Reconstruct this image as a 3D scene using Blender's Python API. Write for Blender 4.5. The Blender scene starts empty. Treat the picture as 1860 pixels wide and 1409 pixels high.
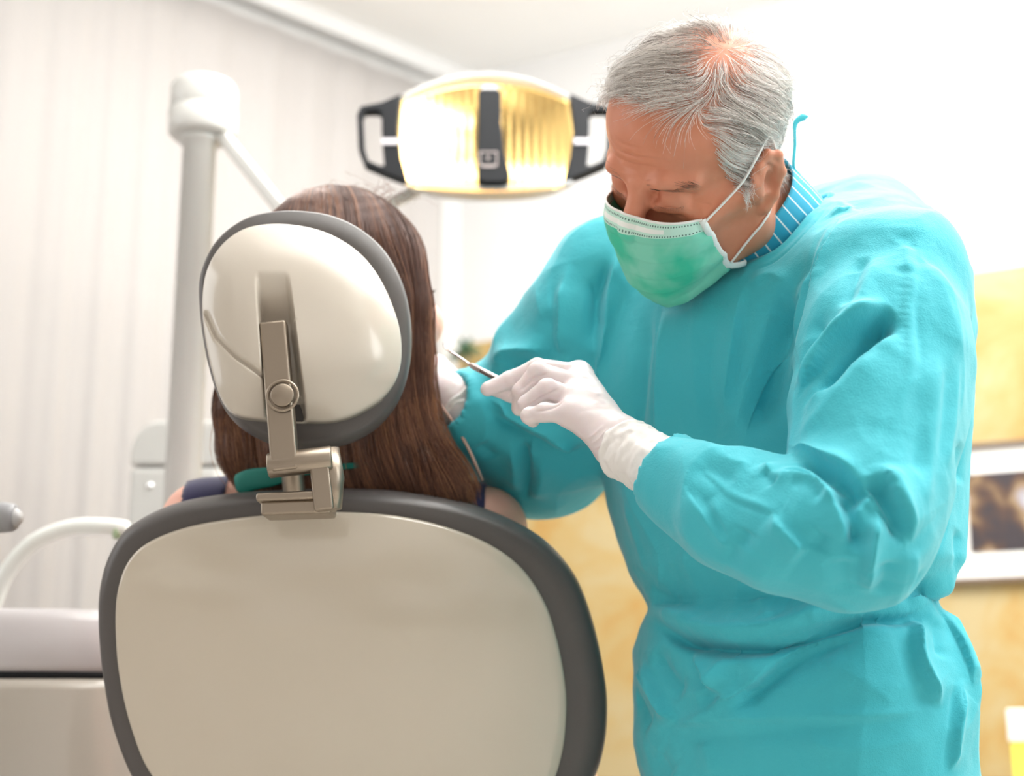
import bpy, math, random
import numpy as np
import openvdb as vdb
from mathutils import Vector, Matrix
from mathutils.bvhtree import BVHTree

scn = bpy.context.scene
COL = scn.collection
np.random.seed(7); random.seed(7)

# ---------------------------------------------------------------- camera
FPX = 2583.0
TH = math.radians(12.6)
CAM = np.array([0, 0, .95])
cam_d = bpy.data.cameras.new('camera'); cam = bpy.data.objects.new('camera', cam_d); COL.objects.link(cam)
cam.location = CAM; cam.rotation_euler = (math.pi / 2 + TH, 0, 0)
cam_d.sensor_width = 36; cam_d.lens = 36 * FPX / 1860; cam_d.clip_start = .05
cam_d.dof.use_dof = True; cam_d.dof.focus_distance = 1.34; cam_d.dof.aperture_fstop = 3.2
scn.camera = cam
# ---------------------------------------------------------------- world and lights
scn.view_settings.view_transform = 'Standard'; scn.view_settings.look = 'None'
scn.view_settings.gamma = 1; scn.view_settings.use_curve_mapping = False
scn.view_settings.exposure = 0.42
scn.cycles.use_denoising = True
scn.cycles.max_bounces = 8; scn.cycles.diffuse_bounces = 5
w = bpy.data.worlds.new('world'); scn.world = w; w.use_nodes = True
_b = w.node_tree.nodes['Background']; _b.inputs[1].default_value = .72     # the open rest of the bright practice behind the camera
_n = w.node_tree.nodes.new('ShaderNodeTexNoise'); _n.inputs['Scale'].default_value = 3.2; _n.inputs['Detail'].default_value = 2
_r = w.node_tree.nodes.new('ShaderNodeValToRGB'); _r.color_ramp.elements[0].position = .42; _r.color_ramp.elements[0].color = (.42, .36, .30, 1); _r.color_ramp.elements[1].position = .60; _r.color_ramp.elements[1].color = (1.0, .95, .88, 1)
_t = w.node_tree.nodes.new('ShaderNodeTexCoord'); w.node_tree.links.new(_t.outputs['Generated'], _n.inputs['Vector'])
w.node_tree.links.new(_n.outputs['Fac'], _r.inputs['Fac']); w.node_tree.links.new(_r.outputs['Color'], _b.inputs[0])

def area(name, loc, target, size, size_y, power, color=(1, 1, 1)):
    d = bpy.data.lights.new(name, 'AREA'); d.shape = 'RECTANGLE'; d.size = size; d.size_y = size_y
    d.energy = power; d.color = color
    o = bpy.data.objects.new(name, d); COL.objects.link(o); o.location = loc
    o.rotation_euler = (Vector(target) - Vector(loc)).to_track_quat('-Z', 'Y').to_euler()
    return o

# ceiling panel and added fills (above the frame), and the daylight of the window in the left wall outside the frame
area('overhead_light', (.98, 1.95, 2.66), (.95, 1.9, 0), 1.2, 1.0, 32, (1, .99, .97))
area('overhead_light', (-.1, 2.3, 2.66), (.1, 2.5, 0), .9, .7, 17, (1, .985, .96))  # added overhead fill that brightens the left part of the yellow wall
area('side_light', (-2.0, 1.9, 1.75), (.3, 1.1, 1.15), 1.7, 1.5, 17, (.95, .98, 1))
area('side_light', (2.3, .75, 2.0), (.5, 1.55, 1.2), 1.3, 1.5, 24, (.97, .99, 1))  # added light from the upper right for the gown; no window known here
area('added_ceiling_fill', (.5, 1.0, 2.2), (.5, 1.25, 2.7), 1.2, .5, 40, (1, .99, .97))  # added upward fill to lift the ceiling, not a fitting of the room

# ---------------------------------------------------------------- geometry helpers
FW = np.array([0, math.cos(TH), math.sin(TH)]); UP = np.array([0, -math.sin(TH), math.cos(TH)]); RT = np.array([1., 0, 0])
def ray(px, py):
    d = FW + RT * ((px - 930) / FPX) + UP * ((704.5 - py) / FPX)
    return d
def P(px, py, Y):
    """point of the place seen at a pixel of the photo, Y metres in front of the camera"""
    d = ray(px, py); return CAM + d * (Y / d[1])

def link(name, me, mat=None, parent=None):
    o = bpy.data.objects.new(name, me); COL.objects.link(o)
    if mat is not None:
        if isinstance(mat, (list, tuple)):
            for m in mat: me.materials.append(m)
        else: me.materials.append(mat)
    if parent is not None:
        o.parent = parent
        o.matrix_parent_inverse = Matrix.Translation(-parent.location)   # parts are built in place
    return o
def tag(o, label=None, cat=None, group=None, kind=None):
    if label: o['label'] = label
    if cat: o['category'] = cat
    if group: o['group'] = group
    if kind: o['kind'] = kind
    return o
def empty(name, loc, label, cat, group=None):
    o = bpy.data.objects.new(name, None); COL.objects.link(o); o.location = tuple(loc); o.empty_display_size = .05
    return tag(o, label, cat, group)

def mesh_np(name, V, Q, smooth=True, tris=None, mats=None):
    me = bpy.data.meshes.new(name)
    V = np.ascontiguousarray(V, np.float32)
    nq = 0 if Q is None else len(Q); nt = 0 if tris is None else len(tris)
    me.vertices.add(len(V)); me.vertices.foreach_set('co', V.ravel())
    loops = []
    if nq: loops.append(np.asarray(Q, np.int32).ravel())
    if nt: loops.append(np.asarray(tris, np.int32).ravel())
    loops = np.concatenate(loops)
    me.loops.add(len(loops)); me.loops.foreach_set('vertex_index', loops)
    me.polygons.add(nq + nt)
    st = np.concatenate([np.arange(nq) * 4, nq * 4 + np.arange(nt) * 3]).astype(np.int32)
    me.polygons.foreach_set('loop_start', st)
    me.polygons.foreach_set('use_smooth', np.full(nq + nt, smooth))
    if mats is not None: me.polygons.foreach_set('material_index', np.asarray(mats, np.int32))
    me.update(calc_edges=True); me.validate()
    return me

def tube_np(pts, rad, n=10, cap=True, flat=None):
    """tube along points; flat=(vector, factor) squashes the section along the vector"""
    pts = np.asarray(pts, float); m = len(pts); rad = np.broadcast_to(np.asarray(rad, float), (m,))
    T = np.gradient(pts, axis=0); T /= np.linalg.norm(T, axis=1)[:, None] + 1e-12
    a = np.array([0, 0, 1.]) if abs(T[0][2]) < .9 else np.array([1., 0, 0])
    u = np.cross(T[0], a); u /= np.linalg.norm(u); V = []
    for i in range(m):
        u = u - T[i] * (u @ T[i]); u /= np.linalg.norm(u); v = np.cross(T[i], u)
        ang = np.arange(n) * 2 * math.pi / n
        o = rad[i] * (np.cos(ang)[:, None] * u + np.sin(ang)[:, None] * v)
        if flat is not None:
            fv = np.asarray(flat[0], float); fv = fv / np.linalg.norm(fv); o -= (1 - flat[1]) * (o @ fv)[:, None] * fv
        V.append(pts[i] + o)
    V = np.concatenate(V); Q = []
    for i in range(m - 1):
        for k in range(n):
            Q.append((i * n + k, i * n + (k + 1) % n, (i + 1) * n + (k + 1) % n, (i + 1) * n + k))
    tr = []
    if cap:
        c0 = len(V); V = np.vstack([V, pts[0], pts[-1]])
        for k in range(n):
            tr.append((c0, (k + 1) % n, k)); tr.append((c0 + 1, (m - 1) * n + k, (m - 1) * n + (k + 1) % n))
    return V, Q, tr
def catmull(pts, n=8):
    pts = np.asarray(pts, float); p = np.vstack([2 * pts[0] - pts[1], pts, 2 * pts[-1] - pts[-2]]); out = []
    for i in range(1, len(p) - 2):
        t = np.linspace(0, 1, n, endpoint=False)[:, None]
        out.append(.5 * ((2 * p[i]) + (-p[i - 1] + p[i + 1]) * t + (2 * p[i - 1] - 5 * p[i] + 4 * p[i + 1] - p[i + 2]) * t ** 2 + (-p[i - 1] + 3 * p[i] - 3 * p[i + 1] + p[i + 2]) * t ** 3))
    out.append(p[-2][None]); return np.vstack(out)
def catmull_closed(pts, n=8):
    pts = np.asarray(pts, float); k = len(pts); out = []
    for i in range(k):
        a, b, c, d = pts[(i - 1) % k], pts[i], pts[(i + 1) % k], pts[(i + 2) % k]
        t = np.linspace(0, 1, n, endpoint=False)[:, None]
        out.append(.5 * ((2 * b) + (-a + c) * t + (2 * a - 5 * b + 4 * c - d) * t ** 2 + (-a + 3 * b - 3 * c + d) * t ** 3))
    return np.vstack(out)
def merge(parts):
    Vs, Qs, Ts, off = [], [], [], 0
    for V, Q, T in parts:
        Vs.append(V)
        if len(Q): Qs.append(np.asarray(Q) + off)
        if T is not None and len(T): Ts.append(np.asarray(T) + off)
        off += len(V)
    return np.vstack(Vs), (np.vstack(Qs) if Qs else np.zeros((0, 4), int)), (np.vstack(Ts) if Ts else np.zeros((0, 3), int))
def add(name, vqt, mat, parent=None, smooth=True):
    V, Q, T = vqt
    return link(name, mesh_np(name, V, Q, smooth, T), mat, parent)
def box_np(c, s, R=None):
    c = np.asarray(c, float); s = np.asarray(s, float) / 2
    V = np.array([[x, y, z] for x in (-1, 1) for y in (-1, 1) for z in (-1, 1)], float) * s
    if R is not None: V = V @ np.asarray(R).T
    Q = [(0, 1, 3, 2), (4, 6, 7, 5), (0, 4, 5, 1), (2, 3, 7, 6), (0, 2, 6, 4), (1, 5, 7, 3)]
    return V + c, Q, []
def bevel(o, w=.004, seg=3):
    m = o.modifiers.new('bevel', 'BEVEL'); m.width = w; m.segments = seg; m.limit_method = 'ANGLE'
    for p in o.data.polygons: p.use_smooth = True
    try:
        o.data.set_sharp_from_angle(angle=math.radians(60))
    except Exception: pass
    return o
def lathe_np(prof, c, axis=(0, 0, 1), n=40):
    """prof: list of (radius, height along axis)"""
    ax = np.asarray(axis, float); ax /= np.linalg.norm(ax)
    a = np.array([0, 0, 1.]) if abs(ax[2]) < .9 else np.array([1., 0, 0])
    u = np.cross(a, ax); u /= np.linalg.norm(u); v = np.cross(ax, u)
    ang = np.arange(n) * 2 * math.pi / n; ring = np.cos(ang)[:, None] * u + np.sin(ang)[:, None] * v
    V = np.concatenate([np.asarray(c) + ax * h + ring * max(r, 1e-5) for r, h in prof]); Q = []
    for i in range(len(prof) - 1):
        for k in range(n): Q.append((i * n + k, i * n + (k + 1) % n, (i + 1) * n + (k + 1) % n, (i + 1) * n + k))
    return V, Q, []

# ---------------------------------------------------------------- signed distance modelling
class SDF:
    def __init__(s, lo, hi, h):
        s.lo = np.asarray(lo, float); s.h = h
        s.n = np.ceil((np.asarray(hi, float) - s.lo) / h).astype(int) + 1
        s.a = np.full(s.n, .08, np.float32)
    def _sub(s, lo, hi):
        i0 = np.clip(np.floor((np.asarray(lo) - s.lo) / s.h).astype(int), 0, s.n - 1)
        i1 = np.clip(np.ceil((np.asarray(hi) - s.lo) / s.h).astype(int) + 1, 1, s.n)
        sl = tuple(slice(a, b) for a, b in zip(i0, i1))
        ax = [(np.arange(a, b) * s.h + l).astype(np.float32) for a, b, l in zip(i0, i1, s.lo)]
        X, Y, Z = np.meshgrid(*ax, indexing='ij', sparse=True)
        return sl, X, Y, Z
    def op(s, d, sl, k, mode):
        a = s.a[sl]
        if mode == 'add':
            if k <= 0: r = np.minimum(a, d)
            else:
                hh = np.maximum(k - np.abs(a - d), 0) / k; r = np.minimum(a, d) - hh * hh * k * .25
        elif mode == 'sub':
            d = -d
            if k <= 0: r = np.maximum(a, d)
            else:
                hh = np.maximum(k - np.abs(a - d), 0) / k; r = np.maximum(a, d) + hh * hh * k * .25
        s.a[sl] = r
    def cap(s, a, b, ra, rb, k=0., mode='add', sq=None):
        a = np.asarray(a, float); b = np.asarray(b, float); m = max(ra, rb) + k + 3 * s.h + (0 if sq is None else .0)
        sl, X, Y, Z = s._sub(np.minimum(a, b) - m, np.maximum(a, b) + m)
        ab = b - a; L = ab @ ab + 1e-12
        t = np.clip(((X - a[0]) * ab[0] + (Y - a[1]) * ab[1] + (Z - a[2]) * ab[2]) / L, 0, 1)
        dx = X - a[0] - t * ab[0]; dy = Y - a[1] - t * ab[1]; dz = Z - a[2] - t * ab[2]
        if sq is not None:   # squash: distances along unit vector v are divided by f (<1 makes it flatter)
            v, f = sq; v = np.asarray(v, float); v = v / np.linalg.norm(v)
            c = dx * v[0] + dy * v[1] + dz * v[2]; g = (1 / f - 1) * c
            dx = dx + g * v[0]; dy = dy + g * v[1]; dz = dz + g * v[2]
        d = np.sqrt(dx * dx + dy * dy + dz * dz) - (ra + t * (rb - ra))
        s.op(d.astype(np.float32), sl, k, mode)
    def chain(s, pts, rs, k=0., mode='add', kk=None, sq=None):
        for i in range(len(pts) - 1):
            s.cap(pts[i], pts[i + 1], rs[i], rs[i + 1], k if (i == 0 or kk is None) else kk, mode, sq)
    def ell(s, c, r, R=None, k=0., mode='add'):
        c = np.asarray(c, float); r = np.asarray(r, float); R = np.eye(3) if R is None else np.asarray(R)
        ext = np.sqrt(((R * r) ** 2).sum(1)); m = k + 3 * s.h
        sl, X, Y, Z = s._sub(c - ext - m, c + ext + m)
        X = X - c[0]; Y = Y - c[1]; Z = Z - c[2]
        q = [X * R[0, i] + Y * R[1, i] + Z * R[2, i] for i in range(3)]
        k0 = np.sqrt(sum((q[i] / r[i]) ** 2 for i in range(3))); k1 = np.sqrt(sum((q[i] / r[i] ** 2) ** 2 for i in range(3))) + 1e-9
        s.op((k0 * (k0 - 1) / k1).astype(np.float32), sl, k, mode)
    def loft(s, zs, cx, cy, a, b, ang, k=0., power=2.2):
        """stack of rotated (super)ellipses by height"""
        zs = np.asarray(zs, float); mm = max(max(a), max(b)) + .05
        sl, X, Y, Z = s._sub((min(cx) - mm, min(cy) - mm, zs[0] - .0), (max(cx) + mm, max(cy) + mm, zs[-1] + .06))
        z = Z.ravel(); f = lambda q: np.interp(z, zs, q).astype(np.float32)[None, None, :]
        CX, CY, A, B = f(cx), f(cy), f(a), f(b)
        ca, sa = math.cos(ang), math.sin(ang)
        u = (X - CX) * ca + (Y - CY) * sa; v = -(X - CX) * sa + (Y - CY) * ca
        e = (np.abs(u / A) ** power + np.abs(v / B) ** power) ** (1 / power)
        d = (e - 1) * np.minimum(A, B)
        d = np.maximum(d, np.maximum(Z - zs[-1], zs[0] - Z))
        s.op(d.astype(np.float32), sl, k, 'add')
    def mesh(s, smooth=2, T=None):
        g = vdb.FloatGrid(.08); a = np.clip(s.a, -.08, .08); 
        a[0] = a[-1] = .08; a[:, 0] = a[:, -1] = .08; a[:, :, 0] = a[:, :, -1] = .08
        g.copyFromArray(a); pts, quads = g.convertToQuads(0.0)
        V = pts.astype(float) * s.h + s.lo; Q = np.asarray(quads, np.int64)
        V = lap(V, Q, smooth)
        # orientation
        p = V[Q]; vol = np.einsum('ij,ij->', p[:, 0], np.cross(p[:, 1], p[:, 2])) + np.einsum('ij,ij->', p[:, 0], np.cross(p[:, 2], p[:, 3]))
        if vol < 0: Q = Q[:, ::-1]
        return V, Q
def edges_of(Q):
    return np.vstack([Q[:, [0, 1]], Q[:, [1, 2]], Q[:, [2, 3]], Q[:, [3, 0]]])
def lap(V, Q, it, lam=.5, W=None):
    if it <= 0: return V
    E = edges_of(Q); n = len(V); cnt = np.bincount(E[:, 0], minlength=n) + np.bincount(E[:, 1], minlength=n)
    for _ in range(it):
        for l in (lam, -lam * .98 if it > 1 else 0):
            S = np.stack([np.bincount(E[:, 0], V[E[:, 1], i], n) + np.bincount(E[:, 1], V[E[:, 0], i], n) for i in range(3)], 1)
            D = l * (S / np.maximum(cnt, 1)[:, None] - V)
            V = V + (D if W is None else D * W[:, None])
    return V
def normals(V, Q):
    d1 = V[Q[:, 2]] - V[Q[:, 0]]; d2 = V[Q[:, 3]] - V[Q[:, 1]]; fn = np.cross(d1, d2)
    N = np.stack([sum(np.bincount(Q[:, j], fn[:, i], len(V)) for j in range(4)) for i in range(3)], 1)
    return N / (np.linalg.norm(N, axis=1)[:, None] + 1e-12)
def subdivide(V, Q):
    E = np.sort(edges_of(Q), 1); key = E[:, 0] * len(V) + E[:, 1]; uq, inv = np.unique(key, return_inverse=True)
    e0, e1 = uq // len(V), uq % len(V); EM = (V[e0] + V[e1]) / 2; FM = V[Q].mean(1); n = len(V); m = len(Q)
    ei = inv.reshape(4, m).T + n; fi = np.arange(m) + n + len(uq)
    Q2 = np.concatenate([np.stack([Q[:, j], ei[:, j], fi, ei[:, (j - 1) % 4]], 1) for j in range(4)])
    return np.vstack([V, EM, FM]), Q2
def bvh(V, Q): return BVHTree.FromPolygons([tuple(v) for v in V.tolist()], [tuple(q) for q in Q.tolist()])

def hash3(ix, iy, iz):
    h = (ix * 374761393 + iy * 668265263 + iz * 2147483647 * 3 + 1013904223) & 0xffffffff
    h = ((h ^ (h >> 13)) * 1274126177) & 0xffffffff
    return ((h ^ (h >> 16)) & 0xffff) / 32767.5 - 1
def noise3(p):
    p = np.asarray(p, float); i = np.floor(p).astype(np.int64); f = p - i; f = f * f * (3 - 2 * f); r = 0
    for a in (0, 1):
        for b in (0, 1):
            for c in (0, 1):
                w_ = (f[:, 0] if a else 1 - f[:, 0]) * (f[:, 1] if b else 1 - f[:, 1]) * (f[:, 2] if c else 1 - f[:, 2])
                r = r + w_ * hash3(i[:, 0] + a, i[:, 1] + b, i[:, 2] + c)
    return r

def project(p):
    q = np.atleast_2d(p) - CAM; d = q @ FW; return np.stack([930 + FPX * (q @ RT) / d, 704.5 - FPX * (q @ UP) / d], -1)
def strokes(V, Q, tree, L, taper=.25):
    """push folds into a surface. each stroke: (pixels, amplitude m, width m, sharpness) drawn where the photo shows the fold"""
    N = normals(V, Q); Ns = N.copy(); D = np.zeros(len(V)); PX = project(V)
    for st in L:
        pix, amp, wid = st[0], st[1], st[2]; sharp = st[3] if len(st) > 3 else 1.5; side = st[4] if len(st) > 4 else None
        pp = catmull(np.array(pix, float), 5) if len(pix) > 2 else np.linspace(pix[0], pix[1], 6)
        pts = []; nn = []; side = sharp if isinstance(sharp, str) else None; sharp = 1.0 if side else sharp; pk = []
        for q in pp:
            d = Vector(ray(*q)).normalized(); hit = tree.ray_cast(Vector(CAM), d)
            if hit[0] is not None: pts.append(np.array(hit[0])); nn.append(np.array(hit[1])); pk.append(q)
        if len(pts) < 2: continue
        pts = np.array(pts); nn = np.array(nn); m = wid * (27 if side else 4)
        sel = np.where(((V > pts.min(0) - m) & (V < pts.max(0) + m)).all(1))[0]
        if not len(sel): continue
        v = V[sel]; best = np.full(len(sel), 9.); bt = np.zeros(len(sel)); bn = np.zeros((len(sel), 3)); cs = np.zeros(len(sel)); K = len(pts) - 1
        for i in range(K):
            a, b = pts[i], pts[i + 1]; ab = b - a; L2 = ab @ ab + 1e-12
            if L2 > .06 ** 2: continue
            t = np.clip(((v - a) @ ab) / L2, 0, 1); dd = np.linalg.norm(v - a - t[:, None] * ab, axis=1)
            w_ = dd < best; best[w_] = dd[w_]; bt[w_] = (i + t[w_]) / K; bn[w_] = nn[i]
            if side:
                dp = np.array(pk[i + 1]) - np.array(pk[i]); op = PX[sel] - np.array(pk[i]); cr_ = (dp[0] * op[:, 1] - dp[1] * op[:, 0]) / (np.linalg.norm(dp) + 1e-6); cs[w_] = cr_[w_]
        if side:
            steep = cs > 0 if side == 'R' else cs < 0; best = np.where(steep, best * 1.0, best / 4.5)
        prof = np.exp(-(best / wid) ** sharp)
        tp = np.clip(np.minimum(bt, 1 - bt) / taper, 0, 1); tp = tp * tp * (3 - 2 * tp)
        if side: prof = np.where(steep, prof - .35 * np.exp(-((best - wid * 2) / (wid * 1.3)) ** 2), prof)
        if st[-1] == 'open': tp = np.ones_like(tp)
        face = np.clip(((Ns[sel] * bn).sum(1) + .1) * 1.5, 0, 1)
        D[sel] += amp * prof * tp * face
    return V + D[:, None] * Ns

# ---------------------------------------------------------------- materials
def mat(name, color, rough=.5, metal=0., bump=None, var=None, **kw):
    """bump=(scale, strength, distance), var=(scale, color2, amount): patches of another colour of the thing itself"""
    m = bpy.data.materials.new(name); m.use_nodes = True; nt = m.node_tree; b = nt.nodes['Principled BSDF']
    b.inputs['Base Color'].default_value = (*color, 1); b.inputs['Roughness'].default_value = rough; b.inputs['Metallic'].default_value = metal
    for k, v in kw.items():
        b.inputs[k.replace('_', ' ')].default_value = v
    tc = nt.nodes.new('ShaderNodeTexCoord')
    if var:
        n = nt.nodes.new('ShaderNodeTexNoise'); n.inputs['Scale'].default_value = var[0]; n.inputs['Detail'].default_value = 4
        nt.links.new(tc.outputs['Object'], n.inputs['Vector'])
        cr = nt.nodes.new('ShaderNodeValToRGB'); cr.color_ramp.elements[0].position = .35; cr.color_ramp.elements[1].position = .65
        cr.color_ramp.elements[0].color = (*color, 1)
        c2 = [a * (1 - var[2]) + c * var[2] for a, c in zip(color, var[1])]; cr.color_ramp.elements[1].color = (*c2, 1)
        nt.links.new(n.outputs['Fac'], cr.inputs['Fac']); nt.links.new(cr.outputs['Color'], b.inputs['Base Color'])
    if bump:
        n = nt.nodes.new('ShaderNodeTexNoise'); n.inputs['Scale'].default_value = bump[0]; n.inputs['Detail'].default_value = 3
        nt.links.new(tc.outputs['Object'], n.inputs['Vector'])
        bp = nt.nodes.new('ShaderNodeBump'); bp.inputs['Strength'].default_value = bump[1]; bp.inputs['Distance'].default_value = bump[2]
        nt.links.new(n.outputs['Fac'], bp.inputs['Height']); nt.links.new(bp.outputs['Normal'], b.inputs['Normal'])
    return m

# ================================================================ room
CORN = np.array([-.145, 3.77]); DL = np.array([-.72, -.694]); DF = np.array([.873, -.488])
NL = np.array([.694, -.72]); NF = np.array([-.488, -.873])          # into the room
M_white = mat('white_plaster', (.66, .655, .64), .85, bump=(60, .05, .002))
M_ceil = mat('ceiling_paint', (.86, .86, .85), .9, bump=(50, .03, .002))
M_floor = mat('floor_vinyl', (.72, .69, .64), .35, bump=(30, .05, .002), var=(3, (.55, .5, .45), .5))

def wall_mat():
    m = mat('wall_paint_white_and_yellow_marbled', (.66, .655, .64), .7); nt = m.node_tree; b = nt.nodes['Principled BSDF']
    g = nt.nodes.new('ShaderNodeNewGeometry'); sp = nt.nodes.new('ShaderNodeSeparateXYZ'); nt.links.new(g.outputs['Position'], sp.inputs[0])
    n = nt.nodes.new('ShaderNodeTexNoise'); n.inputs['Scale'].default_value = 5.5; n.inputs['Detail'].default_value = 7; n.inputs['Roughness'].default_value = .62; n.inputs['Distortion'].default_value = .7
    nt.links.new(g.outputs['Position'], n.inputs['Vector'])
    cr = nt.nodes.new('ShaderNodeValToRGB'); e = cr.color_ramp.elements
    e[0].position = .36; e[0].color = (.45, .265, .075, 1); e[1].position = .62; e[1].color = (.48, .38, .20, 1)
    x = e.new(.49); x.color = (.47, .335, .135, 1)
    nt.links.new(n.outputs['Fac'], cr.inputs['Fac'])
    lt = nt.nodes.new('ShaderNodeMath'); lt.operation = 'LESS_THAN'; lt.inputs[1].default_value = ZB; nt.links.new(sp.outputs['Z'], lt.inputs[0])
    mx = nt.nodes.new('ShaderNodeMix'); mx.data_type = 'RGBA'; mx.inputs[6].default_value = (.66, .655, .65, 1)
    nt.links.new(lt.outputs[0], mx.inputs[0]); nt.links.new(cr.outputs['Color'], mx.inputs[7]); nt.links.new(mx.outputs[2], b.inputs['Base Color'])
    return m
def on_wall(px, py, off=0., which='far'):
    n = NF if which == 'far' else NL; d = ray(px, py); o = CORN + n * off
    t = ((o - CAM[:2]) @ n) / (d[:2] @ n); return CAM + d * t
ZB = on_wall(1800, 490)[2]

def wall(name, dirv, nrm, L, t, m, z1=2.7, z0=0.0, s0=0.):
    a = CORN + dirv * s0; b = CORN + dirv * L; q = []
    for (p, o) in ((a, 0), (b, 0), (b, -t), (a, -t)):
        x = p + nrm * o; q.append((x[0], x[1]))
    V = [(x, y, z) for z in (z0, z1) for x, y in q]
    Q = [(0, 1, 2, 3), (7, 6, 5, 4), (0, 4, 5, 1), (1, 5, 6, 2), (2, 6, 7, 3), (3, 7, 4, 0)]
    return tag(add(name, (np.array(V), Q, []), m, smooth=False), kind='structure')
wall('wall_left', DL, NL, 4.6, .12, M_white, s0=-.1)
wall('wall_far', DF, NF, 4.6, .12, wall_mat(), s0=-.1)
def slab(name, z0, z1, m):
    V = [(x, y, z) for z in (z0, z1) for x, y in ((-3.6, -.6), (4.1, -.6), (4.1, 1.55), (CORN[0] + .02, CORN[1] + .1), (-3.6, .5))]
    V = np.array(V); n = 5
    bm = bpy.data.meshes.new(name); bm.from_pydata([tuple(v) for v in V], [], [tuple(range(n))[::-1], tuple(range(n, 2 * n))] + [(i, (i + 1) % n, n + (i + 1) % n, n + i) for i in range(n)])
    bm.update(); return tag(link(name, bm, m), kind='structure')
slab('floor', -.08, 0, M_floor)
slab('ceiling', 2.7, 2.78, M_ceil)
def wbox(name, s0, s1, o0, o1, z0, z1, m, dirv=DL, nrm=NL, parent=None):
    q = [CORN + dirv * s + nrm * o for s, o in ((s0, o0), (s1, o0), (s1, o1), (s0, o1))]
    V = np.array([(p[0], p[1], z) for z in (z0, z1) for p in q])
    return add(name, (V, [(0, 1, 2, 3), (7, 6, 5, 4), (0, 4, 5, 1), (1, 5, 6, 2), (2, 6, 7, 3), (3, 7, 4, 0)], []), m, parent, False)
M_trim = mat('grey_white_cornice', (.70, .70, .70), .6)
tag(bevel(wbox('trim_1', .0, 4.5, .0, .055, 2.65, 2.70, M_trim)), kind='structure')
tag(wbox('baseboard_far', .05, 4.5, .0, .015, .0, .09, M_white, DF, NF), kind='structure')

# pleated sheer curtain along the left wall
M_curt = mat('sheer_curtain', (.42, .398, .386), .8, bump=(300, .08, .001)); 
b_ = M_curt.node_tree.nodes['Principled BSDF']; b_.inputs['Sheen Weight'].default_value = .1
s = np.linspace(.12, 4.3, 900); zz = np.linspace(.03, 2.6, 26)
ph = s * 2 * math.pi / .13 + 1.5 * np.sin(s * 5.1) + .9 * np.sin(s * 11.7)
V = []
for z in zz:
    amp = .0035 + .004 * (1 - z / 2.6) ; o = .055 + amp * (np.sin(ph + .25 * math.sin(z * 2)) + .35 * np.sin(2.3 * ph + 1))
    p = CORN + np.outer(s, DL) + np.outer(o, NL); V.append(np.column_stack([p, np.full(len(s), z)]))
n = len(s); V = np.concatenate(V); Q = [(i * n + k, i * n + k + 1, (i + 1) * n + k + 1, (i + 1) * n + k) for i in range(len(zz) - 1) for k in range(n - 1)]
cu = add('curtain', (V, Q, []), M_curt); md = cu.modifiers.new('t', 'SOLIDIFY'); md.thickness = .0015
tag(cu, 'long white pleated sheer curtain hanging along the left wall under the cornice', 'curtain')

# framed picture on the marbled wall, right edge of the photo
def wall_frame(label, px0, px1, py0, py1, mat_w, art, off=.0, art_grid=True):
    c = on_wall((px0 + px1) / 2, (py0 + py1) / 2); a = on_wall(px0, (py0 + py1) / 2); b = on_wall(px1, (py0 + py1) / 2)
    t = on_wall((px0 + px1) / 2, py0); u = on_wall((px0 + px1) / 2, py1)
    W = np.linalg.norm((b - a)[:2]); H = t[2] - u[2]; z = (t[2] + u[2]) / 2; s_ = ((a + b) / 2)[:2] - CORN; s_ = s_ @ DF
    root = empty('picture_frame', (*(CORN + DF * s_), z), label, 'picture')
    fr = .010; X = wbox
    parts = [('s', s_ - W / 2, s_ + W / 2, z + H / 2 - fr, z + H / 2), ('s', s_ - W / 2, s_ + W / 2, z - H / 2, z - H / 2 + fr), ('s', s_ - W / 2, s_ - W / 2 + fr, z - H / 2 + fr, z + H / 2 - fr), ('s', s_ + W / 2 - fr, s_ + W / 2, z - H / 2 + fr, z + H / 2 - fr)]
    vs = []
    for _, a0, a1, z0, z1 in parts:
        q = [CORN + DF * k + NF * o for k, o in ((a0, .0), (a1, .0), (a1, .022), (a0, .022))]
        vs.append((np.array([(p[0], p[1], zz_) for zz_ in (z0, z1) for p in q]), [(0, 1, 2, 3), (7, 6, 5, 4), (0, 4, 5, 1), (1, 5, 6, 2), (2, 6, 7, 3), (3, 7, 4, 0)], []))
    add('frame', merge(vs), mat('frame_wood', (.16, .11, .08), .5), root, False)
    X('picture_mount', s_ - W / 2 + fr, s_ + W / 2 - fr, .002, .010, z - H / 2 + fr, z + H / 2 - fr, mat('mount_card', (.85, .83, .80), .8), DF, NF, root)
    if art is not None:
        X('print', s_ - W / 2 + mat_w, s_ + W / 2 - mat_w, .010, .0125, z - H / 2 + mat_w, z + H / 2 - mat_w, art, DF, NF, root)
    return root
def art_mat():
    m = mat('print_of_soft_figures', (.1, .08, .07), .4); nt = m.node_tree; b = nt.nodes['Principled BSDF']
    tc = nt.nodes.new('ShaderNodeNewGeometry'); n = nt.nodes.new('ShaderNodeTexNoise'); n.inputs['Scale'].default_value = 11; n.inputs['Detail'].default_value = 2
    nt.links.new(tc.outputs['Position'], n.inputs['Vector']); cr = nt.nodes.new('ShaderNodeValToRGB'); e = cr.color_ramp.elements
    e[0].position = .42; e[0].color = (.045, .035, .04, 1); e[1].position = .68; e[1].color = (.36, .35, .40, 1); x = e.new(.5); x.color = (.09, .05, .035, 1); x = e.new(.57); x.color = (.26, .17, .09, 1)
    nt.links.new(n.outputs['Fac'], cr.inputs['Fac']); nt.links.new(cr.outputs['Color'], b.inputs['Base Color']); return m
wall_frame('framed picture of blurry pale figures on dark ground, on the yellow wall behind the dentist', 1705, 2010, 801, 1056, .066, art_mat())
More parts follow.
